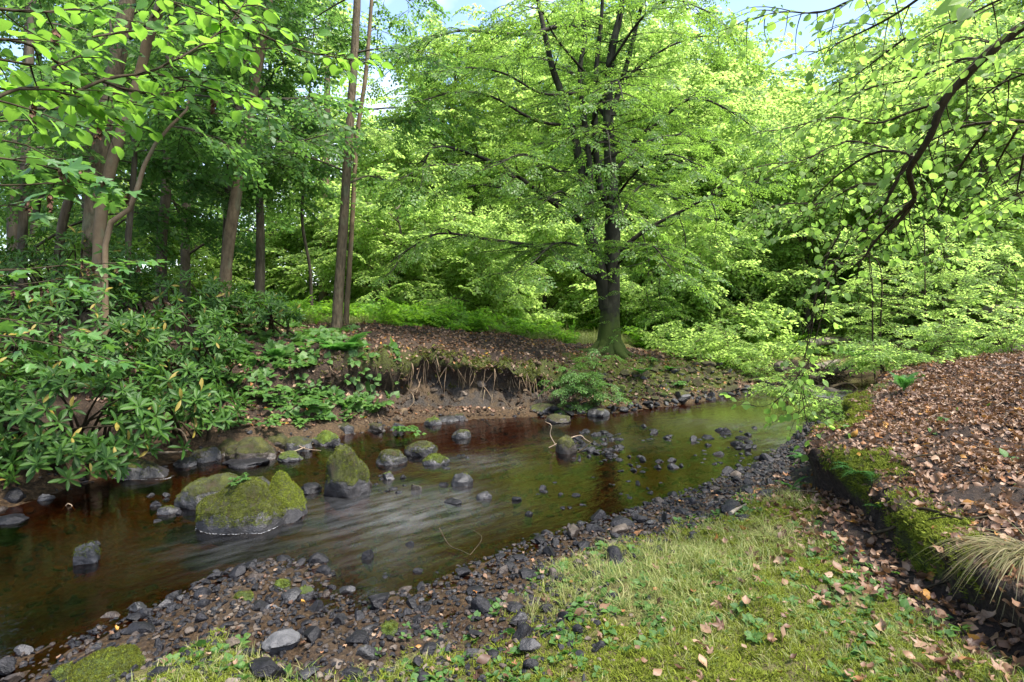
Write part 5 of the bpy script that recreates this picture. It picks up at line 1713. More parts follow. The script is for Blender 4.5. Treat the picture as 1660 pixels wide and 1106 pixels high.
stick('branch', 'long dead branch lying down over the mossy ledge onto the leaves', 'branch', [G(1415, 878, .03), G(1450, 880, .05), G(1480, 868, .12), G(1502, 861, .10), G(1560, 858, .05), G(1610, 852, .05)], .011, 'twig', 6, step=.04,
      twigs=[([G(1475, 900, .06), G(1500, 886, .12), G(1535, 862, .06)], .009)])
stick('branch', 'thin dead branch half sunk in the leaves on the right bank', 'branch', [G(1452, 758, .02), G(1490, 750, .04), G(1540, 748, .03)], .009, 'twig', 5, step=.04)
stick('stick', 'bare twig on the leaf strewn ground below the sedge', 'twig', [G(1500, 960, .02), G(1540, 958, .05), G(1580, 962, .02)], .007, 'twig', 5, step=.03)
stick('branch', 'grey fallen branch along the stones under the leafy seedling', 'branch', [P(890, 634, 9.55), P(940, 634, 9.5), P(985, 640, 9.5), P(1012, 648, 9.45)], .026, 'bark_tan', 7, step=.1)
for i, pts in enumerate([[(455, 742), (480, 738), (508, 726)], [(468, 724), (492, 734), (520, 738)]]):
    stick('stick', ['pale twig lying over the low green stone at the left water edge', 'thin white stick crossing behind the low green stone'][i], 'twig', [G(u, v, .05, 5) for u, v in pts], .009, 'twig_pale', 5, step=.05)
stick('stick', 'forked twig poking out of the brown water at left', 'twig', [P(102, 826, 4.9), P(112, 816, 4.9), P(122, 828, 4.88)], .005, 'twig_pale', 5, step=.03)

# hanging roots of the undercut bank
undercut = link('undercut_bank', None, None, (0, 0, 0), 'structure')
def root(pts, r, parent, mat='root'):
    mb = MB()
    c = curve(pts, step=.05)
    mb.tube(c, np.linspace(r, r * .35, len(c)), 5, 0, .25, int(r * 9e4) % 50, cap=False)
    return mb.build('root', M[mat], parent)
def clay_hit(u, v, out=.05):
    ys = np.arange(7.6, 12, .01)
    x = (u - 830) / FPX * ys; z = CZ - (v - HV) / FPX * ys
    pos = terrain(x, ys)[0]
    k = np.argmax(z <= np.maximum(pos[:, 2], 0))
    return P(u, v, ys[k] - out)
for pts, r in (([(602, 602), (625, 598), (650, 596), (653, 612), (660, 630), (669, 640), (671, 652), (664, 660)], .013),
               ([(600, 606), (622, 612), (640, 606), (652, 597)], .010),
               ([(748, 604), (765, 618), (785, 628), (798, 646)], .012), ([(786, 632), (783, 650)], .007), ([(798, 640), (797, 652)], .006),
               ([(788, 612), (815, 614), (832, 604), (842, 600)], .011), ([(672, 585), (674, 605), (680, 625), (668, 634)], .010),
               ([(688, 578), (688, 606)], .008), ([(676, 590), (690, 596), (684, 610), (674, 640)], .009), ([(628, 586), (632, 598)], .008),
               ([(652, 575), (662, 584), (668, 592)], .008), ([(718, 575), (726, 592)], .007), ([(838, 585), (834, 608), (838, 620)], .010), ([(812, 572), (826, 584)], .008),
               ([(545, 560), (560, 585), (576, 612), (590, 630)], .010), ([(530, 545), (548, 570), (556, 590)], .010),
               ([(610, 655), (612, 670), (616, 680)], .006)):
    root([clay_hit(u, v, .06) for u, v in pts], r, undercut)
g = np.random.default_rng(31)
lx = g.uniform(-2.2, 1.6, 210)
for i, x in enumerate(lx):
    k = np.argmin(np.abs(LSH[:, 0] - x))
    t_ = norm(LSH[min(k + 1, len(LSH) - 1)] - LSH[k - 1])
    nrm = np.array((-t_[1], t_[0]))
    q = LSH[k] + nrm * g.uniform(.95, 1.15)
    p = terrain([q[0]], [q[1]])[0][0]
    e = p + np.array((g.normal(0, .07), -g.uniform(.0, .08), -g.uniform(.12, .5)))
    root([p + (0, 0, -.01), (p + e) / 2 + g.normal(0, .03, 3), e], g.uniform(.003, .009), undercut, 'root' if i % 3 else 'twig')
# turf, leaves and moss hanging at the lip
lip_pts = []
for _ in range(2600):
    k = g.integers(0, len(LSH))
    if not -2.3 < LSH[k, 0] < 2.4: continue
    t_ = norm(LSH[min(k + 1, len(LSH) - 1)] - LSH[k - 1])
    q = LSH[k] + np.array((-t_[1], t_[0])) * g.normal(1.08, .10) + t_ * g.uniform(-.1, .1)
    lip_pts.append(q)
lip_pts = np.array(lip_pts)
lp = terrain(lip_pts[:, 0], lip_pts[:, 1])[0]
keep = n2(lp[:, 0], lp[:, 1], 2.2, 2, 71) > -.1
lp = lp[keep]; n = len(lp)
d = np.stack([g.normal(0, .5, n), -np.abs(g.normal(.8, .4, n)), g.normal(-.3, .4, n)], 1)
up = norm(-d * .2 + np.array((0, 0, 1.0)))
Zv = norm(d); Xv = norm(np.cross(Zv, g.normal(0, 1, (n, 3))))
scatter('lip_turf', 'dark_moss_sprig', lp, np.stack([Xv, np.cross(Zv, Xv), Zv], -1), g.uniform(1.5, 4.5, n), undercut)

# ------------------------------------------------------------------ rhododendrons
def rhododendron(name, label, blobs, n, leaf, n_single, seed, cut=None):
    g = np.random.default_rng(seed)
    R_all, P_all = [], []
    tot = sum(b[1][0] * b[1][2] for b in blobs)
    base = np.array(blobs[0][0], float); base[2] = H(base[0], base[1])
    t = thing(name, label, 'shrub', base)
    br = MB()
    for c, r in blobs:
        m = int(n * r[0] * r[2] / tot)
        c = np.array(c); r = np.array(r)
        d = norm(g.normal(0, 1, (m * 3, 3)))
        d = d[(d[:, 2] > -.45) & (d[:, 1] < .55)][:m]
        k = len(d)
        sh = 1 - .42 * g.random(k) ** 2.2
        q = c + d * r * sh[:, None] * (1 + .22 * fbm(d * 2.3 + seed, 3, seed))[:, None]
        gz = terrain(q[:, 0], q[:, 1])[0][:, 2]
        ok = q[:, 2] > np.maximum(gz, 0) + .06
        q, d = q[ok], d[ok]
        k = len(q)
        ax = norm(d * np.array((.9, .9, .35)) + np.array((0, -.15, .55)) + g.normal(0, .25, (k, 3)))
        X = norm(np.cross(ax, g.normal(0, 1, (k, 3))))
        R_all.append(np.stack([X, np.cross(ax, X), ax], -1)); P_all.append(q)
        for j in range(0, k, 5):
            b = np.array((c[0] + g.normal(0, .25), c[1] + .3, max(.02, c[2] - r[2])))
            e = q[j] - ax[j] * .1
            br.tube(curve([b, (b + e) / 2 + (0, 0, .15), e], n=6), np.linspace(.022, .007, 6), 5, 0, .1, j, cap=False)
    q = np.concatenate(P_all); R = np.concatenate(R_all)
    br.V = [v - base for v in br.V]
    br.build('stem', M['twig'], t)
    order = np.argsort(np.linalg.norm(q - np.array((0, 0, CZ)), axis=1))
    # the whorls nearest the camera are built leaf by leaf
    ml = [single_mesh('leaf', RHODO, M['leaf_rhodo'], .2), single_mesh('leaf', RHODO2, M['leaf_rhodo'], .6), single_mesh('leaf', RHODO, M['leaf_rhodo'], .85)]
    cnt, used = 0, []
    for i in order:
        if cnt + 9 > n_single: break
        dd, uu, ss, pp = rosette(int(g.integers(1000)), 9)
        F_ = frames(dd, uu)
        for j in range(9):
            o = bpy.data.objects.new('leaf', ml[g.integers(3)])
            o.parent = t
            A = R[i] @ F_[j] * (leaf * ss[j])
            pos = q[i] - base + R[i] @ pp[j] * leaf
            mm = Matrix.Identity(4)
            for a_ in range(3):
                for b_ in range(3): mm[a_][b_] = float(A[a_, b_])
                mm[a_][3] = float(pos[a_])
            o.matrix_local = mm
            COL.objects.link(o)
        cnt += 9; used.append(i)
    rest = np.setdiff1d(order, used)
    scatter('foliage', 'rhododendron_rosette', q[rest] - base, R[rest], leaf * g.uniform(.8, 1.15, len(rest)), t)
    return t
rhododendron('rhododendron', 'large glossy rhododendron overhanging the water at the left bank', [((-4.65, 5.75, .50), (1.25, .8, .62)), ((-3.75, 6.35, .55), (.65, .55, .48)), ((-5.6, 5.6, .7), (.9, .8, .8)), ((-4.35, 5.3, .26), (.8, .4, .24)), ((-5.0, 4.85, .3), (.6, .4, .28))], 460, .142, 297, 1)
rhododendron('rhododendron', 'dark rhododendron on the bank slope above the overhanging one', [((-5.6, 6.9, 1.25), (1.5, .8, .7)), ((-4.25, 7.3, 1.15), (.85, .6, .62)), ((-6.8, 6.6, 1.2), (1.0, .8, .8))], 460, .132, 198, 2)
rhododendron('rhododendron', 'rhododendron crowning the bank under the leaning trunks', [((-6.8, 8.3, 2.05), (1.5, .8, .68)), ((-5.2, 8.6, 1.75), (1.1, .7, .55)), ((-8.3, 8.0, 2.2), (1.1, .8, .7))], 420, .130, 99, 3)
rhododendron('rhododendron', 'small rhododendron bush below the tan trunk on the bank top', [((-4.0, 9.0, 1.62), (.62, .5, .34)), ((-4.7, 9.4, 1.75), (.55, .5, .35))], 110, .12, 45, 4)

# ------------------------------------------------------------------ ferns and bank plants
def fern(label, u, v, n, ln, seed, Y=None, tilt=.55, face=-1.57, spread=3.0, dz=.02):
    g = np.random.default_rng(seed)
    p = G(u, v, 0, 1.5) if Y is None else P(u, v, Y)
    t = thing('fern', label, 'fern', p)
    for i in range(n):
        a = face + (i / max(1, n - 1) - .5) * spread + g.normal(0, .15)
        el = tilt + g.normal(0, .15)
        d = np.array((math.cos(a) * math.cos(el), math.sin(a) * math.cos(el), math.sin(el)))
        Fm = frames(d[None], np.array([[0, 0, 1.0]]))[0] * ln * g.uniform(.75, 1.1)
        o = bpy.data.objects.new('frond', FROND[g.integers(3)])
        o.parent = t
        mm = Matrix.Identity(4)
        for a_ in range(3):
            for b_ in range(3): mm[a_][b_] = float(Fm[a_, b_])
        mm[2][3] = dz
        o.matrix_local = mm
        COL.objects.link(o)
    return t
fern('dark green fern with feathery fronds hanging from the left end of the undercut bank', 556, 588, 8, .72, 1)
fern('pale spreading fern growing out of the ledge nose over the leaves', 1405, 782, 6, .34, 2, face=3.4, spread=2.6, tilt=.25)
fern('small fern at the water side of the ledge nose', 1312, 752, 6, .26, 3, face=3.6)
fern('little fern on the grass edge under the ledge nose', 1284, 800, 5, .18, 4, face=-1.6)
fern('small bright fern at the foot of the mossy ledge', 1432, 858, 6, .16, 5)
fern('fern on the brown slope above the rounded mossy boulders', 448, 590, 6, .42, 6)
fern('dark fern half hidden among brambles on the left slope', 340, 575, 6, .5, 7)
fern('arching fern on the bank top behind the brambles', 465, 490, 7, .7, 8)
fern('small fern under the beech roots on the stony bank', 1040, 612, 6, .34, 9)
fern('bright fern at the top of the mossy bank upstream', 1400, 590, 7, .6, 10, Y=11.3)
fern('fern on the right bank beside the upstream saplings', 1465, 640, 7, .32, 11, spread=5.5, tilt=.8)
fern('tiny fern in the clay bank under the roots', 640, 628, 5, .3, 12)
fern('low fern on the mossy bank right of the beech', 1085, 605, 6, .3, 13)

def leaflet_mesh(name, kind, seed):
    """a bramble plant: arching stems with leaves of three toothed leaflets"""
    g = np.random.default_rng(seed)
    mb = MB()
    ns = g.integers(4, 7)
    for s in range(ns):
        a = g.uniform(0, 6.283)
        ln = g.uniform(.6, 1.1)
        el = g.uniform(.5, 1.2)
        d = np.array((math.cos(a) * math.cos(el), math.sin(a) * math.cos(el), math.sin(el)))
        q = np.linspace(0, 1, 8)[:, None]
        pts = d * ln * q + np.array((0, 0, -.55 * ln)) * q ** 2
        mb.tube(pts, np.linspace(.012, .004, 8), 4, 1, cap=False)
        for j in range(2, 8):
            b = pts[j]
            a2 = a + (1 if j % 2 else -1) * g.uniform(.5, 1.3)
            pd = norm(np.array((math.cos(a2), math.sin(a2), g.uniform(.0, .5))))
            e = b + pd * g.uniform(.10, .2)
            mb.tube(np.array([b, (b + e) / 2 + (0, 0, .01), e]), [.004, .003, .003], 3, 1, cap=False)
            sdv = norm(np.cross(pd, (0, 0, 1.0)))
            dirs = np.array([pd, norm(pd * .35 + sdv), norm(pd * .35 - sdv)]) + np.array((0, 0, -.25))
            mb.batch(BRAM, frames(dirs, np.array((0, 0, 1.0)) + g.normal(0, .25, (3, 3))), np.array([e, e, e]), np.array([.23, .19, .19]) * g.uniform(.7, 1.15), np.full(3, g.random()))
    return mb.mesh(name, [M['leaf_bramble'], M['twig']])
BRM = [leaflet_mesh('bramble_plant', 0, s) for s in range(6)]
def bramble(u, v, s, lab, grp=None, Y=None, i=[0]):
    s = s * .92
    p = G(u, v, 0, 2) if Y is None else P(u, v, Y)
    o = bpy.data.objects.new('bramble_plant', BRM[i[0] % 6])
    o.location = [float(c) for c in p]
    o.rotation_euler = (0, 0, rng.uniform(0, 6.28))
    o.scale = (s, s, s * .85)
    COL.objects.link(o)
    i[0] += 1
    return tag(o, lab, 'plant', grp)
for u, v, s, lab in [(325, 612, .55, 'bramble at the right edge of the rhododendron'), (360, 588, .6, 'bramble high on the brown slope beside the dark fern'), (405, 620, .6, 'bramble in the middle of the brown slope'),
                     (385, 655, .55, 'broad leaved bramble above the rounded mossy boulders'), (440, 640, .5, 'bramble low on the slope right of the middle one'), (478, 660, .55, 'bright bramble clump above the low green stone'),
                     (505, 640, .45, 'bramble under the dark feathery fern'), (600, 668, .5, 'bright nettle like plant at the left edge of the clay'), (655, 700, .38, 'small bright plant at the water edge below the clay'),
                     (345, 690, .45, 'bramble just above the dark mossy boulder'), (425, 590, .5, 'bramble near the top of the brown slope'), (480, 600, .45, 'bramble beside the slope fern'),
                     (395, 540, .6, 'bramble on the bank top below the tan trunk'), (450, 530, .55, 'bramble on the bank top right of the tan trunk'), (350, 530, .6, 'bramble at the right end of the small rhododendron'),
                     (500, 690, .4, 'little bramble above the bright mossy boulder'), (420, 690, .42, 'little bramble above the largest mossy boulder'), (575, 655, .38, 'bramble hanging beside the brown earth left of the clay'),
                     (388, 781, .14, 'small green plant growing on top of the boulder pile'), (1050, 590, .4, 'bluish bramble on the bank right of the beech roots'), (1090, 628, .4, 'bluish bramble low on the stony bank'),
                     (1110, 585, .45, 'bramble on the bank edge right of the beech')]:
    bramble(u, v, s, lab, Y=4.5 if u == 388 else None)

def spray_plant(name, label, cat, base, key, items, mat='twig', seed=0, group=None):
    """a plant of thin stems with leafy sprays: items are stem polylines in world space"""
    g = np.random.default_rng(seed)
    t = thing(name, label, cat, base, group)
    mb = MB(); sp = []
    for pts, r, tl, spc, ssc in items:
        c = curve(pts, step=.08)
        mb.tube(c, np.linspace(r, r * .35, len(c)), 5, 0, .08, seed, cap=False)
        if tl:
            add_twigs(mb, c, r, tl, spc, g, .25, .15, .0, 0, sp, max(.07, tl * .22), ssc)
    mb.V = [v - base for v in mb.V]
    mb.build('stem', M[mat], t)
    p, R, s = spray_arrays(sp, g, .3)
    scatter('leaves', key, p - base, R, s, t)
    return t
b = P(968, 655, 9.75)
spray_plant('beech_seedling', 'young leafy seedling fanning out over the stones left of the beech roots', 'seedling', b, 'seedling_spray',
            [([b, P(960, 610, 9.6), P(975, 580, 9.5), P(985, 562, 9.45)], .012, .42, .06, .24), ([b, P(940, 625, 9.4), P(915, 620, 9.2), P(905, 628, 9.1)], .011, .40, .06, .24),
             ([b, P(955, 620, 9.4), P(935, 600, 9.25), P(925, 605, 9.15)], .011, .40, .06, .24), ([b, P(985, 635, 9.5), P(1000, 640, 9.4)], .008, .25, .08, .2), ([b, P(930, 650, 9.3), P(915, 655, 9.2)], .008, .25, .08, .2)], seed=3)

# saplings on the right bank
SAP = [(1422, 600, 12.0, 430, .022, 'straight dark sapling stem standing at the edge of the upstream bank'), (1434, 596, 12.2, 440, .028, 'thicker grey sapling just right of the straight dark one'),
       (1508, 585, 12.5, 370, .024, 'tall thin sapling with dark stem in the middle of the right bank thicket'), (1518, 580, 13.0, 420, .014, 'slender sapling close beside the tall thin one'),
       (1571, 578, 12.8, 440, .016, 'slim sapling nearest the right edge of the thicket'), (1545, 575, 14, 460, .012, 'leaning thin sapling behind the slim one'),
       (1460, 590, 13.5, 470, .012, 'arching sapling between the straight pair and the tall one'), (1398, 592, 13, 490, .010, 'small sapling over the end of the slanting log'),
       (1600, 585, 11, 470, .010, 'bushy sapling above the leaf covered bank at right'), (1640, 575, 10.5, 455, .010, 'bushy sapling at the right edge of the picture')]
for i, (u, v, Y, vt, r, lab) in enumerate(SAP):
    b = P(u, v, Y); b[2] = H(b[0], b[1])
    g = np.random.default_rng(60 + i)
    lean = g.normal(0, 10)
    top = P(u + lean, vt, Y)
    spray_plant('sapling', lab, 'sapling', b, 'sapling_spray', [([b - (0, 0, .05), b * .6 + top * .4 + g.normal(0, .04, 3), top, top + (g.normal(0, .2), g.normal(0, .1), .5)], r, 1.0, .14, .36)], seed=60 + i)
# low leafy bushes near the stream bend
for i, (u, v, Y, hgt, lab) in enumerate([(1240, 620, 12.6, .7, 'light green bush on the far bank at the stream bend'), (1190, 590, 13.5, .8, 'light green bush on the bank between beech and stream bend'), (1275, 640, 10.6, .5, 'small leafy bush at the water edge before the bend'),
                                        (1495, 640, 9.0, .55, 'low leafy bush where leaf bank and thicket meet'), (1435, 655, 9.0, .4, 'low leafy plant on the crest of the leaf covered bank'), (1560, 610, 9.2, .6, 'green bush on the crest of the leaf covered bank at right'),
                                        (1340, 668, 8.8, .35, 'small plant with pale leaves at the end of the leaf covered bank'), (1630, 600, 9, .6, 'leafy bush beside the right edge on the leaf covered bank')]):
    b = P(u, v, Y); b[2] = max(0.02, H(b[0], b[1]))
    g = np.random.default_rng(90 + i)
    it = []
    for k in range(6):
        a = g.uniform(0, 6.28)
        e = b + np.array((math.cos(a) * hgt * .8, math.sin(a) * hgt * .6, hgt * g.uniform(.5, 1.1)))
        it.append(([b, b * .45 + e * .55 + np.array((0, 0, .12)), e], .008, .45, .12, .28))
    spray_plant('leafy_bush', lab, 'bush', b, 'sapling_spray', it, seed=90 + i)

# ------------------------------------------------------------------ ground cover
def ground_normal(x, y):
    e = .04
    a = terrain(x + e, y)[0] - terrain(x - e, y)[0]
    b = terrain(x, y + e)[0] - terrain(x, y - e)[0]
    return norm(np.cross(a, b))
def flat_frames(N, g, jit):  # frames that lie on the ground, tilted at random
    k = len(N)
    Z = norm(N + g.normal(0, jit, (k, 3)))
    X = norm(np.cross(Z, g.normal(0, 1, (k, 3))))
    return np.stack([X, np.cross(Z, X), Z], -1)
def cover(n, xr, yr, test, seed, ypow=1.0):
    g = np.random.default_rng(seed)
    y = yr[0] + (yr[1] - yr[0]) * g.random(n) ** ypow
    x = g.uniform(*xr, n) if xr is not None else (g.uniform(-1.1, 1.1, n) * (y + .8))
    pos, mask, inf = terrain(x, y)
    k = test(pos, mask, inf, g)
    return pos[k], mask[k], ground_normal(x[k], y[k])

# dead leaves on the right bank: the 300 that show largest one by one, the others as one mass
leaf_bank = link('leaf_covered_bank', None, None, (0, 0, 0), 'structure')
tst = lambda p, m, i, g: (i['dK'] > .03) & (n2(p[:, 0], p[:, 1], 2.3, 3, 111) + g.normal(0, .25, len(p)) > -.62) & (p[:, 1] < 11) & (g.random(len(p)) < 1 - .75 * m[:, 3]) & ((i['dK'] > .25) | (g.random(len(p)) < .5))
lp, _, ln = cover(110000, (2.0, 9.5), (.4, 11), tst, 41, 1.25)
lp2, _, ln2 = cover(9000, (-.2, 3.4), (1.7, 5.6), lambda p, m, i, g: (i['dK'] < .03) & (i['dR'] > .35) & (g.random(len(p)) < .04 + .96 * sstep(1.0, .05, -i['dK'] + .4 * n2(p[:, 0], p[:, 1], 1.5, 2, 19))), 42)
P_ = np.concatenate([lp, lp2]); N_ = np.concatenate([ln, ln2])
g = np.random.default_rng(43)
s_ = np.clip(g.lognormal(math.log(.048), .3, len(P_)), .022, .095)
dist = np.linalg.norm(P_ - np.array((0, 0, CZ)), axis=1)
uu = 830 + P_[:, 0] / P_[:, 1] * FPX; vv = HV + (CZ - P_[:, 2]) / P_[:, 1] * FPX
vis = (uu > 0) & (uu < 1660) & (vv < 1106)
key_ = np.where(vis, s_ / dist, 0)
top = np.argsort(-key_)[:300]
DLM = [single_mesh('leaf', d, M['dead'], r) for d in DEAD + DEAD_LOBED for r in (.1, .35, .6, .85)]
R_ = flat_frames(N_, g, .6)
P_[:, 2] += g.uniform(.002, .022, len(P_))
for i in top:
    o = bpy.data.objects.new('leaf', DLM[g.integers(len(DLM))])
    o.parent = leaf_bank
    A = R_[i] * s_[i]
    mm = Matrix.Identity(4)
    for a_ in range(3):
        for b_ in range(3): mm[a_][b_] = float(A[a_, b_])
        mm[a_][3] = float(P_[i, a_])
    mm[2][3] += .01
    o.matrix_local = mm
    COL.objects.link(o)
rest = np.setdiff1d(np.arange(len(P_)), top)
scatter('leaf_litter', 'dead_leaf', P_[rest], R_[rest], s_[rest], leaf_bank)
tw = MB()
g2 = np.random.default_rng(143)
for i in g2.choice(len(P_), 420):
    a = g2.uniform(0, 6.28); L_ = g2.uniform(.05, .22)
    d_ = np.array((math.cos(a), math.sin(a), g2.normal(0, .12)))
    c_ = P_[i] + (0, 0, .015)
    tw.tube(np.array([c_ - d_ * L_, c_ + g2.normal(0, .012, 3), c_ + d_ * L_]), [.0028, .0024, .0012], 4, cap=False)
tw.build('fallen_twigs', M['twig_pale'], leaf_bank, kind='stuff')
q, _, wn_ = cover(260, (2.3, 8), (2.4, 9.5), lambda p, m, i, g: (i['dK'] > .3) & (n2(p[:, 0], p[:, 1], 1.1, 2, 113) > .1), 64)
scatter('bank_sprouts', 'low_weed', q, flat_frames(wn_, g, .2), g.uniform(.8, 2.0, len(q)), label='few green seedlings pushing through the leaf litter of the right bank', cat='seedlings')
# dead leaves on the far bank
fp, fm, fn = cover(30000, (-6, 6.5), (6.5, 14.5), lambda p, m, i, g: (i['dL'] > .25) & (i['dL'] < 5.6) & (m[:, 2] < .4) & (g.random(len(p)) < np.where(i['sL'] > -1.7, .9, .6) * (1 - .7 * m[:, 3])), 44)
g = np.random.default_rng(45)
scatter('fallen_leaves', 'dead_leaf', fp + np.array((0, 0, .01)), flat_frames(fn, g, .4), g.uniform(.05, .085, len(fp)), label='brown fallen leaves covering the bank across the stream', cat='fallen leaves')

# grass, moss and weeds of the near bank
tst = lambda p, m, i, g: (g.random(len(p)) < m[:, 1] * 1.25 - .25) & (i['dR'] > .3) & (i['dK'] < 0)
gp, gm, gn = cover(30000, (-1.6, 3.4), (1.5, 7.2), tst, 46, 1.15)
g = np.random.default_rng(47)
pat = n2(gp[:, 0], gp[:, 1], 1.1, 3, 83)
k = pat + g.normal(0, .35, len(gp)) > -.05
q = gp[k]
rot = np.stack([g.normal(0, .35, len(q)), g.normal(0, .35, len(q)), g.uniform(0, 6.28, len(q))], 1)
scatter('grass', 'grass_tuft', q, rot, g.uniform(.35, 1.0, len(q)) * (.75 + .35 * sstep(.2, .8, pat[k])), label='short green and straw coloured grass on the near bank', cat='grass')
q = gp[~k]
rot = np.stack([g.normal(0, .25, len(q)), g.normal(0, .25, len(q)), g.uniform(0, 6.28, len(q))], 1)
moss_p, _, moss_n = cover(75000, (-1.6, 3.4), (1.5, 5.2), lambda p, m, i, g: (g.random(len(p)) < m[:, 1] * 1.2 - .3) & (i['dK'] < 0) & (n2(p[:, 0], p[:, 1], 1.7, 3, 85) > -.45), 48, 1.2)
g = np.random.default_rng(49)
scatter('ground_moss', 'moss_sprig', moss_p, flat_frames(moss_n, g, .2), g.uniform(.5, 1.25, len(moss_p)), label='yellow green moss between the grass of the near bank', cat='moss')
q, _, wn_ = cover(5200, (-1.6, 3.2), (1.5, 6.2), lambda p, m, i, g: (g.random(len(p)) < m[:, 1] * 1.1 + .02) & (i['dR'] > .35) & (i['dK'] < -.1) & (n2(p[:, 0], p[:, 1], 1.3, 3, 87) > -.1), 50, 1.2)
g = np.random.default_rng(51)
scatter('low_weeds', 'low_weed', q, flat_frames(wn_, g, .15), g.uniform(.5, 1.25, len(q)), label='small clover and dock leaves scattered in the grass of the near bank', cat='weeds')
q, _, wn_ = cover(2600, (-6, 1), (6.5, 12), lambda p, m, i, g: (i['dL'] > .3) & (i['sL'] < -1.2) & (n2(p[:, 0], p[:, 1], .9, 3, 95) > .08 + .35 * sstep(-2.4, -1.2, i['sL'])), 62)
g = np.random.default_rng(63)
scatter('bank_herbs', 'low_weed', q, flat_frames(wn_ * .4 + np.array((0, -.2, .6)), g, .25), g.uniform(1.8, 4.2, len(q)), label='low green herbs growing on the brown slope of the left bank', cat='herbs')
# scattered dead leaves on the grass and gravel
q, _, nn_ = cover(1300, (-2.6, 3.0), (1.6, 5.5), lambda p, m, i, g: (i['dR'] > .05) & (i['dK'] < -.2), 52)
g = np.random.default_rng(53)
scatter('scattered_leaves', 'dead_leaf', q + np.array((0, 0, .022)), flat_frames(nn_, g, .35), g.uniform(.018, .045, len(q)), label='single dry leaves scattered over the grass and gravel', cat='fallen leaves')
# long grass at the shore and over the meadow
q, _, nn_ = cover(2600, (-.3, 3.4), (3, 7.0), lambda p, m, i, g: (i['dR'] > .55) & (i['dR'] < 1.5) & (i['dK'] < -.3) & (m[:, 1] > .4) & (n2(p[:, 0], p[:, 1], 1.6, 2, 91) > .12), 54)
g = np.random.default_rng(55)
rot = np.stack([g.normal(0, .25, len(q)), g.normal(0, .25, len(q)), g.uniform(0, 6.28, len(q))], 1)
scatter('long_grass', 'long_grass_tuft', q, rot, g.uniform(.4, .9, len(q)), label='longer grass along the upper edge of the gravel shore', cat='grass')
q, _, nn_ = cover(12000, (-9, 9), (11.5, 24), lambda p, m, i, g: (i['dL'] > 4.6) & (m[:, 1] > .3), 56)
g = np.random.default_rng(57)
rot = np.stack([g.normal(0, .25, len(q)), g.normal(0, .25, len(q)), g.uniform(0, 6.28, len(q))], 1)
scatter('meadow_grass', 'long_grass_tuft', q, rot, g.uniform(1.2, 2.6, len(q)), label='bright grass of the glade behind the bank', cat='grass')
# moss on the far bank
q, _, nn_ = cover(16000, (-5, 7), (7, 14), lambda p, m, i, g: (i['dL'] > .2) & (g.random(len(p)) < m[:, 3] * 1.2 - .1), 58)
g = np.random.default_rng(59)
scatter('bank_moss', 'dark_moss_sprig', q, flat_frames(nn_, g, .3), g.uniform(1.2, 3.2, len(q)), label='dark moss on the soil of the far bank', cat='moss')
# moss on the ledge
q, qm, nn_ = cover(60000, (2.0, 4.6), (1.5, 8.5), lambda p, m, i, g: (i['dK'] > -.02) & (i['dK'] < .5) & (g.random(len(p)) < m[:, 3] * 1.15 - .15), 60)
g = np.random.default_rng(61)
scatter('ledge_moss', 'moss_sprig', q, flat_frames(nn_, g, .3), g.uniform(.7, 1.7, len(q)), label='bright moss cushions along the edge of the leaf covered ledge', cat='moss')

# sedge and grass tufts
def sedge(name, label, p, n, h, mat, seed, lean, spread=.10, w=.0022, bend=1.3, straw=.7):
    g = np.random.default_rng(seed)
    t = thing(name, label, 'grass tuft', p)
    mb = MB()
    for i in range(n):
        a = g.uniform(0, 6.283)
        b0 = np.array((math.cos(a), math.sin(a), 0)) * spread * math.sqrt(g.random()) + np.array((0, 0, -.02))
        d = norm(np.array((math.cos(a) * .6 + lean[0], math.sin(a) * .6 + lean[1], 0)) + g.normal(0, .25, 3) * np.array((1, 1, 0)))
        hh = h * g.uniform(.55, 1.15)
        q = np.linspace(0, 1, 7)
        bb = bend * g.uniform(.6, 1.2)
        c = b0 + d * (hh * .75 * q[:, None] ** 1.3) + np.stack([0 * q, 0 * q, hh * (.62 * q - .5 * bb * q ** 2.1)], 1)
        sd = np.cross(d, (0, 0, 1.0)) + g.normal(0, .3, 3)
        ww = w * np.array([1, 1, .95, .85, .7, .45, .1])[:, None]
        V = np.concatenate([c - sd * ww, c + sd * ww])
        Q = np.array([(k, 7 + k, 8 + k, k + 1) for k in range(6)])
        L = np.zeros_like(V); L[:, 2] = g.random() * straw if g.random() < .82 else .95
        L[:, 1] = np.tile(q, 2)
        mb.add(V, [Q], L)
    mb.build('blades', M[mat], t, kind='stuff')
    return t
p = P(1690, 930, 2.65); p[2] = H(p[0], p[1]) + .02
sedge('sedge_tuft', 'big drooping straw coloured sedge tuft at the right edge, hanging over the ledge', p, 560, .50, 'sedge', 1, (-.55, -.55), .13, .0018, 1.5)
p = G(1672, 905, .02)
sedge('grass_tuft', 'straw tipped grass tuft on the near bank below the ledge nose', G(1250, 872), 150, .20, 'grass', 2, (0, 0), .045, .0015, .8)
sedge('grass_tuft', 'smaller dry grass tuft right of the straw tipped one', G(1288, 860), 80, .16, 'sedge', 3, (.1, 0), .035, .0014, .8)
sedge('grass_tuft', 'small reedy grass tuft at the end of the leaf bank by the water', G(1385, 668, 0), 90, .30, 'grass', 4, (0, 0), .10, .003, .7)

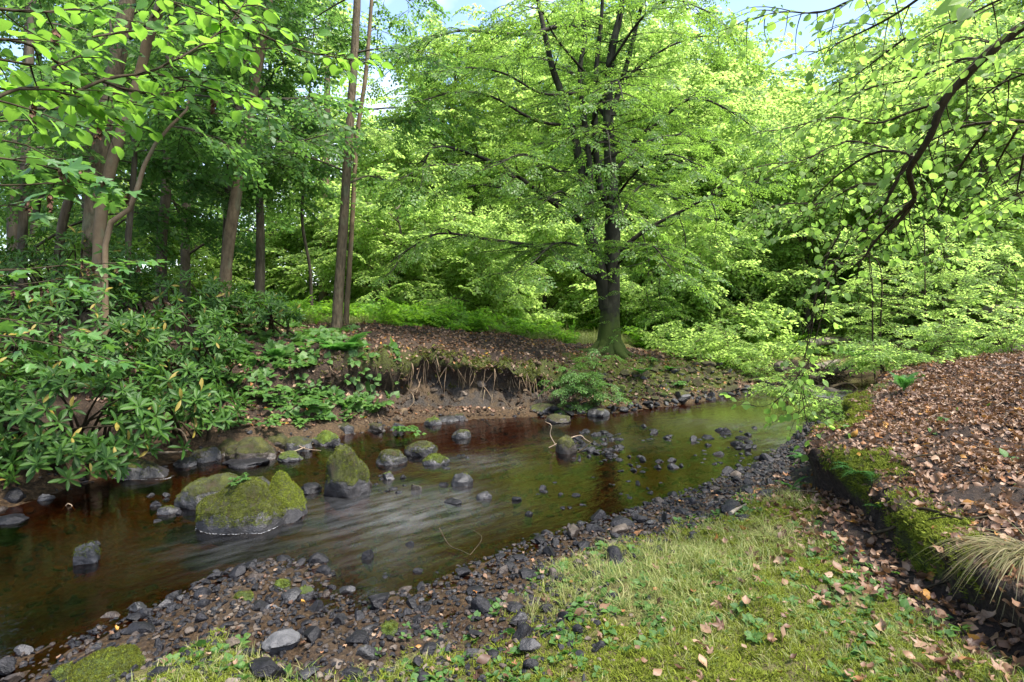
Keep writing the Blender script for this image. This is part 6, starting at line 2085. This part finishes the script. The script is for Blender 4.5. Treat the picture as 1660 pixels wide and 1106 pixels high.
# ------------------------------------------------------------------ boughs that hang into the picture from trees outside it
def leafy_bough(name, label, cat, stems, canons, mat, leaf, twig_len, spacing, seed, limit=290, tw_mat='twig', tilt=(0, -.55, .85), leaf_step=.055, droop=.25, jit=.35, stalk=.02, curled=0.0, seeds=0, ang=(.6, 1.1), twig_r=.004):
    g = np.random.default_rng(seed)
    base = np.array(stems[0][0][0], float)
    t = thing(name, label, cat, base)
    mb = MB(); LP, LD = [], []
    def leaves_on(pts, start):
        L = np.concatenate([[0], np.cumsum(np.linalg.norm(np.diff(pts, axis=0), axis=1))])
        T = norm(np.gradient(pts, axis=0))
        s = L[-1] * start; k = g.integers(2)
        while s < L[-1]:
            b = np.array([np.interp(s, L, pts[:, c]) for c in range(3)])
            tt = norm(np.array([np.interp(s, L, T[:, c]) for c in range(3)]))
            d = side_dirs(tt, g.uniform(.6, 1.1), 1 if k % 2 else -1, lift=g.normal(-.15, .2))
            e = b + d * stalk
            LP.append(e); LD.append(d)
            s += leaf_step * g.uniform(.7, 1.4); k += 1
        LP.append(pts[-1]); LD.append(T[-1])
    for pts, r, tl in stems:
        c = curve(pts, step=.05)
        mb.tube(c, np.linspace(r, max(.002, r * .3), len(c)), 6 if r < .02 else 9, 0, .14, seed, cap=True)
        L = np.concatenate([[0], np.cumsum(np.linalg.norm(np.diff(c, axis=0), axis=1))])
        T = norm(np.gradient(c, axis=0))
        s = spacing * g.uniform(.3, 1); k = 0
        while s < L[-1] and tl > 0:
            b = np.array([np.interp(s, L, c[:, q]) for q in range(3)])
            tt = norm(np.array([np.interp(s, L, T[:, q]) for q in range(3)]))
            d = side_dirs(tt, g.uniform(*ang), 1 if k % 2 else -1, lift=g.normal(-.05, .2))
            ln = tl * g.uniform(.5, 1.15) * (1 - .35 * s / L[-1])
            q = np.linspace(0, 1, 6)[:, None]
            tp = b + d * ln * q + np.array((0, 0, -droop * ln)) * q ** 2 + g.normal(0, .05, 3) * ln * np.sin(q * 3.14)
            mb.tube(tp, np.linspace(twig_r, .0014, 6), 4, 0, cap=False)
            leaves_on(tp, .2)
            s += spacing * g.uniform(.6, 1.4); k += 1
        if tl > 0 or True:
            leaves_on(c[len(c) // 2:], .3) if r < .012 else None
    mb.V = [v - base for v in mb.V]
    mb.build('stem', M[tw_mat], t)
    LP = np.array(LP); LD = norm(np.array(LD))
    n = len(LP)
    up = np.array(tilt) + g.normal(0, jit, (n, 3))
    F_ = frames(LD + np.array((0, 0, -.12)), up)
    sc = leaf * g.uniform(.42, 1.2, n)
    ml = [single_mesh('leaf', c_, M[mat], r_) for c_ in canons for r_ in (.1, .4, .65, .9)]
    dist = np.linalg.norm(LP - np.array((0, 0, CZ)), axis=1)
    u_ = 830 + LP[:, 0] / LP[:, 1] * FPX; v_ = HV + (CZ - LP[:, 2]) / LP[:, 1] * FPX
    vis = (u_ > -30) & (u_ < 1690) & (v_ > -30) & (v_ < 1130)
    order = np.argsort(-np.where(vis, sc / dist, 0))
    for i in order[:limit]:
        if not vis[i]: continue
        o = bpy.data.objects.new('leaf', ml[g.integers(len(ml))])
        o.parent = t
        A = F_[i] * sc[i]; pos = LP[i] - base
        mm = Matrix.Identity(4)
        for a_ in range(3):
            for b_ in range(3): mm[a_][b_] = float(A[a_, b_])
            mm[a_][3] = float(pos[a_])
        o.matrix_local = mm
        COL.objects.link(o)
    rest = order[limit:]
    if len(rest):
        key = 'leaf_' + mat
        if key not in _gn: proto_set(key, ml)
        scatter('foliage', key, LP[rest] - base, F_[rest], sc[rest], t)
    for i in range(seeds):
        # a hanging cluster of brown winged seeds
        k = g.integers(n)
        mbs = MB()
        q = LP[k] - base
        mbs.tube(np.array([q, q + (0, 0, -.03), q + (g.normal(0, .01), 0, -.07)]), [.0015, .0015, .001], 3, cap=False)
        m = 12
        z = g.uniform(-.09, -.02, m)
        a = g.uniform(0, 6.28, m)
        dd = np.stack([np.cos(a) * .6, np.sin(a) * .6, np.full(m, -.9)], 1)
        mbs.batch(DEAD[i % 5], frames(dd, np.array((0, 0, 1.0)) + g.normal(0, .4, (m, 3))), q + np.stack([np.cos(a) * .008, np.sin(a) * .008, z], 1), .034)
        mbs.build('seed_cluster', M['seeds'], t)
    return t, n

def pl(Y, *uv):
    """points at depths that run from Y[0] to Y[1]"""
    ys = np.linspace(Y[0], Y[1], len(uv))
    return [P(u, v, y) for (u, v), y in zip(uv, ys)]

r1 = leafy_bough('hazel_bough', 'bright green hazel bough with large round leaves across the top left corner', 'bough', [
    (pl((1.9, 2.5), (-60, 190), (18, 148), (75, 140), (130, 128)), .008, .30),
    (pl((2.3, 2.9), (120, 150), (180, 126), (240, 118), (290, 95), (345, 86), (400, 78)), .008, .30),
    (pl((2.0, 2.6), (-40, 60), (40, 70), (90, 100), (140, 160), (180, 190)), .006, .28),
    (pl((2.2, 3.0), (200, -40), (270, 0), (330, 30), (350, 60)), .006, .28),
    (pl((2.0, 2.4), (-40, 10), (60, 20), (130, 15), (180, 30)), .006, .26),
    (pl((2.6, 3.3), (330, -30), (380, 20), (430, 60), (500, 85), (560, 95), (590, 100)), .006, .26),
    (pl((2.4, 2.9), (290, 95), (330, 70), (370, 40), (400, 0)), .005, .25),
    (pl((2.2, 2.9), (-40, 140), (60, 150), (130, 155), (200, 165), (260, 165)), .005, .26),
    (pl((2.4, 3.0), (160, 130), (220, 150), (280, 150), (340, 130)), .005, .24),
    (pl((2.0, 2.5), (-40, 90), (20, 100), (80, 110), (130, 90), (170, 70)), .005, .26),
    (pl((2.5, 3.1), (150, 60), (220, 50), (290, 40), (350, 10)), .005, .26),
    (pl((2.6, 3.2), (240, 118), (300, 130), (360, 150), (410, 160)), .005, .24),
    (pl((2.4, 2.9), (-40, 200), (40, 195), (110, 200), (180, 215)), .005, .26),
], [HAZEL, HAZEL2], 'leaf_hazel', .072, .30, .078, 1, limit=298, tilt=(.1, -.35, .95), leaf_step=.05, seeds=4, droop=.15)
r2 = leafy_bough('sycamore_bough', 'sycamore bough with brown seed clusters hanging in at the left edge, below the hazel leaves', 'bough', [
    (pl((3.0, 3.8), (-60, 250), (40, 262), (100, 278), (160, 300), (205, 312)), .007, .30),
    (pl((3.0, 3.6), (-50, 300), (30, 300), (90, 296), (150, 290)), .006, .28),
    (pl((3.0, 3.7), (-50, 220), (40, 235), (80, 255), (130, 262)), .006, .28),
    (pl((3.2, 3.8), (-50, 340), (30, 330), (80, 318)), .005, .22)], [SYCA], 'leaf_sycamore', .115, .3, .14, 2, limit=240, tilt=(.0, -.25, 1), leaf_step=.08, seeds=9, droop=.2)
r3 = leafy_bough('sycamore_bough', 'low sycamore bough lying over the upper rhododendron, pale shiny leaves in a flat spray', 'bough', [
    (pl((4.6, 5.4), (-80, 440), (20, 438), (110, 430), (190, 426), (255, 424)), .009, .42),
    (pl((4.6, 5.2), (-60, 470), (30, 462), (110, 452), (180, 450)), .007, .36)], [SYCA], 'leaf_sycamore', .125, .4, .16, 3, limit=240, tilt=(0, -.15, 1), leaf_step=.085, seeds=10, droop=.12)
r4 = leafy_bough('sycamore_bough', 'lowest sycamore bough reaching over the overhanging rhododendron with pale shiny leaves', 'bough', [
    (pl((4.3, 4.9), (-80, 540), (10, 545), (90, 560), (170, 580), (235, 592)), .009, .38),
    (pl((4.3, 4.8), (-60, 510), (30, 520), (100, 530), (165, 545)), .007, .34)], [SYCA], 'leaf_sycamore', .12, .36, .15, 4, limit=240, tilt=(0, -.15, 1), leaf_step=.085, seeds=8, droop=.18)

Y0, Y1 = 3.4, 4.2
r5 = leafy_bough('lime_bough', 'long dark knotty limb curving down from the top right corner with hanging twigs', 'bough', [
    (pl((2.7, 3.9), (2150, -160), (1880, -60), (1720, 10), (1655, 45), (1592, 96), (1560, 130), (1530, 165), (1510, 215), (1490, 250), (1474, 275), (1478, 300), (1483, 322), (1465, 350), (1440, 375)), .040, .50),
    (pl((3.8, 4.3), (1478, 252), (1450, 300), (1425, 350), (1402, 375), (1385, 372)), .016, .45),
    (pl((3.7, 4.3), (1483, 322), (1450, 355), (1420, 390), (1388, 428), (1345, 421)), .014, .42),
    (pl((3.4, 3.9), (1900, 150), (1720, 198), (1640, 196), (1560, 205), (1510, 228)), .020, .46),
    (pl((3.4, 4.3), (1592, 96), (1560, 96), (1530, 110), (1470, 130), (1420, 140), (1370, 160)), .010, .50),
    (pl((3.6, 4.4), (1600, 210), (1570, 250), (1540, 300), (1520, 340), (1490, 375)), .011, .45),
    (pl((3.4, 4.2), (1650, 208), (1625, 250), (1600, 300), (1585, 340)), .008, .40),
    (pl((3.4, 4.0), (1660, 250), (1650, 300), (1645, 340)), .007, .36),
    (pl((3.6, 4.6), (1530, 165), (1480, 180), (1420, 200), (1350, 190), (1290, 205), (1240, 215)), .010, .50),
    (pl((3.8, 4.8), (1478, 250), (1430, 245), (1390, 262), (1340, 300), (1300, 350)), .012, .46),
    (pl((3.0, 3.8), (1560, -60), (1500, -10), (1440, 30), (1380, 60), (1310, 90)), .010, .50),
    (pl((3.0, 4.2), (1480, -60), (1400, -10), (1330, 20), (1260, 20), (1200, 40)), .009, .48),
    (pl((2.6, 3.2), (1720, -40), (1620, 0), (1560, 30), (1500, 60)), .008, .36),
    (pl((3.0, 3.6), (1720, 110), (1660, 120), (1600, 150), (1580, 180)), .008, .40),
    (pl((3.2, 3.8), (1720, 300), (1660, 310), (1620, 330), (1590, 350)), .007, .36),
    (pl((3.9, 4.7), (1440, 300), (1390, 300), (1330, 330), (1270, 330), (1220, 350)), .009, .45),
    (pl((4.0, 5.0), (1470, 60), (1430, 90), (1390, 120), (1340, 150)), .008, .40),
    (pl((4.2, 5.2), (1440, 240), (1370, 230), (1300, 260), (1230, 270), (1180, 300)), .008, .50),
    (pl((3.8, 4.4), (1660, 60), (1610, 70), (1560, 60), (1500, 80)), .008, .45),
], [LIME, HAZEL, HAZEL2], 'leaf_lime', .056, .45, .078, 5, limit=298, tilt=(-.2, -.45, .85), leaf_step=.055, droop=.35, jit=.75)
r6 = leafy_bough('lime_bough', 'thin twigs hanging straight down over the stream bend with pale green leaves', 'bough', [
    (pl((4.6, 5.2), (1372, 360), (1340, 420), (1322, 480), (1308, 560), (1298, 640), (1293, 690)), .007, .40),
    (pl((4.6, 5.1), (1385, 372), (1350, 440), (1330, 520), (1305, 600), (1270, 650)), .006, .40),
    (pl((4.7, 5.2), (1345, 421), (1325, 470), (1315, 540), (1300, 600), (1310, 660), (1345, 690)), .005, .40),
    (pl((4.9, 5.2), (1300, 600), (1270, 640), (1230, 660), (1180, 640)), .004, .32),
    (pl((4.6, 5.0), (1300, 640), (1310, 690), (1330, 720), (1290, 750)), .004, .34),
], [LIME, HAZEL], 'leaf_lime', .068, .36, .19, 6, limit=280, tilt=(0, -.45, .9), leaf_step=.085, droop=.2, jit=.35)
r7 = leafy_bough('beech_bough', 'beech twigs drooping at the far right, finely leaved, beyond the dark knotty limb', 'bough', [
    (pl((5.6, 6.6), (1760, 220), (1680, 260), (1600, 320), (1540, 380), (1490, 430)), .012, .7),
    (pl((5.8, 7.0), (1640, 120), (1560, 200), (1500, 280), (1450, 340)), .010, .6),
    (pl((6.2, 7.4), (1500, 60), (1420, 120), (1360, 200), (1310, 280)), .010, .65),
], [BEECH], 'leaf_lime', .072, .6, .15, 7, limit=200, tilt=(0, -.5, .8), leaf_step=.06, droop=.35)
r8 = leafy_bough('lime_bough', 'very near large leaf tips at the top edge by the right corner', 'bough', [
    (pl((1.25, 1.35), (1660, -40), (1600, -10), (1550, 5)), .004, .10)], [LIME], 'leaf_lime', .055, .1, .08, 8, limit=12, tilt=(0, -.8, .6), leaf_step=.07)
print('bough leaves', [r[1] for r in (r1, r2, r3, r4, r5, r6, r7, r8)])
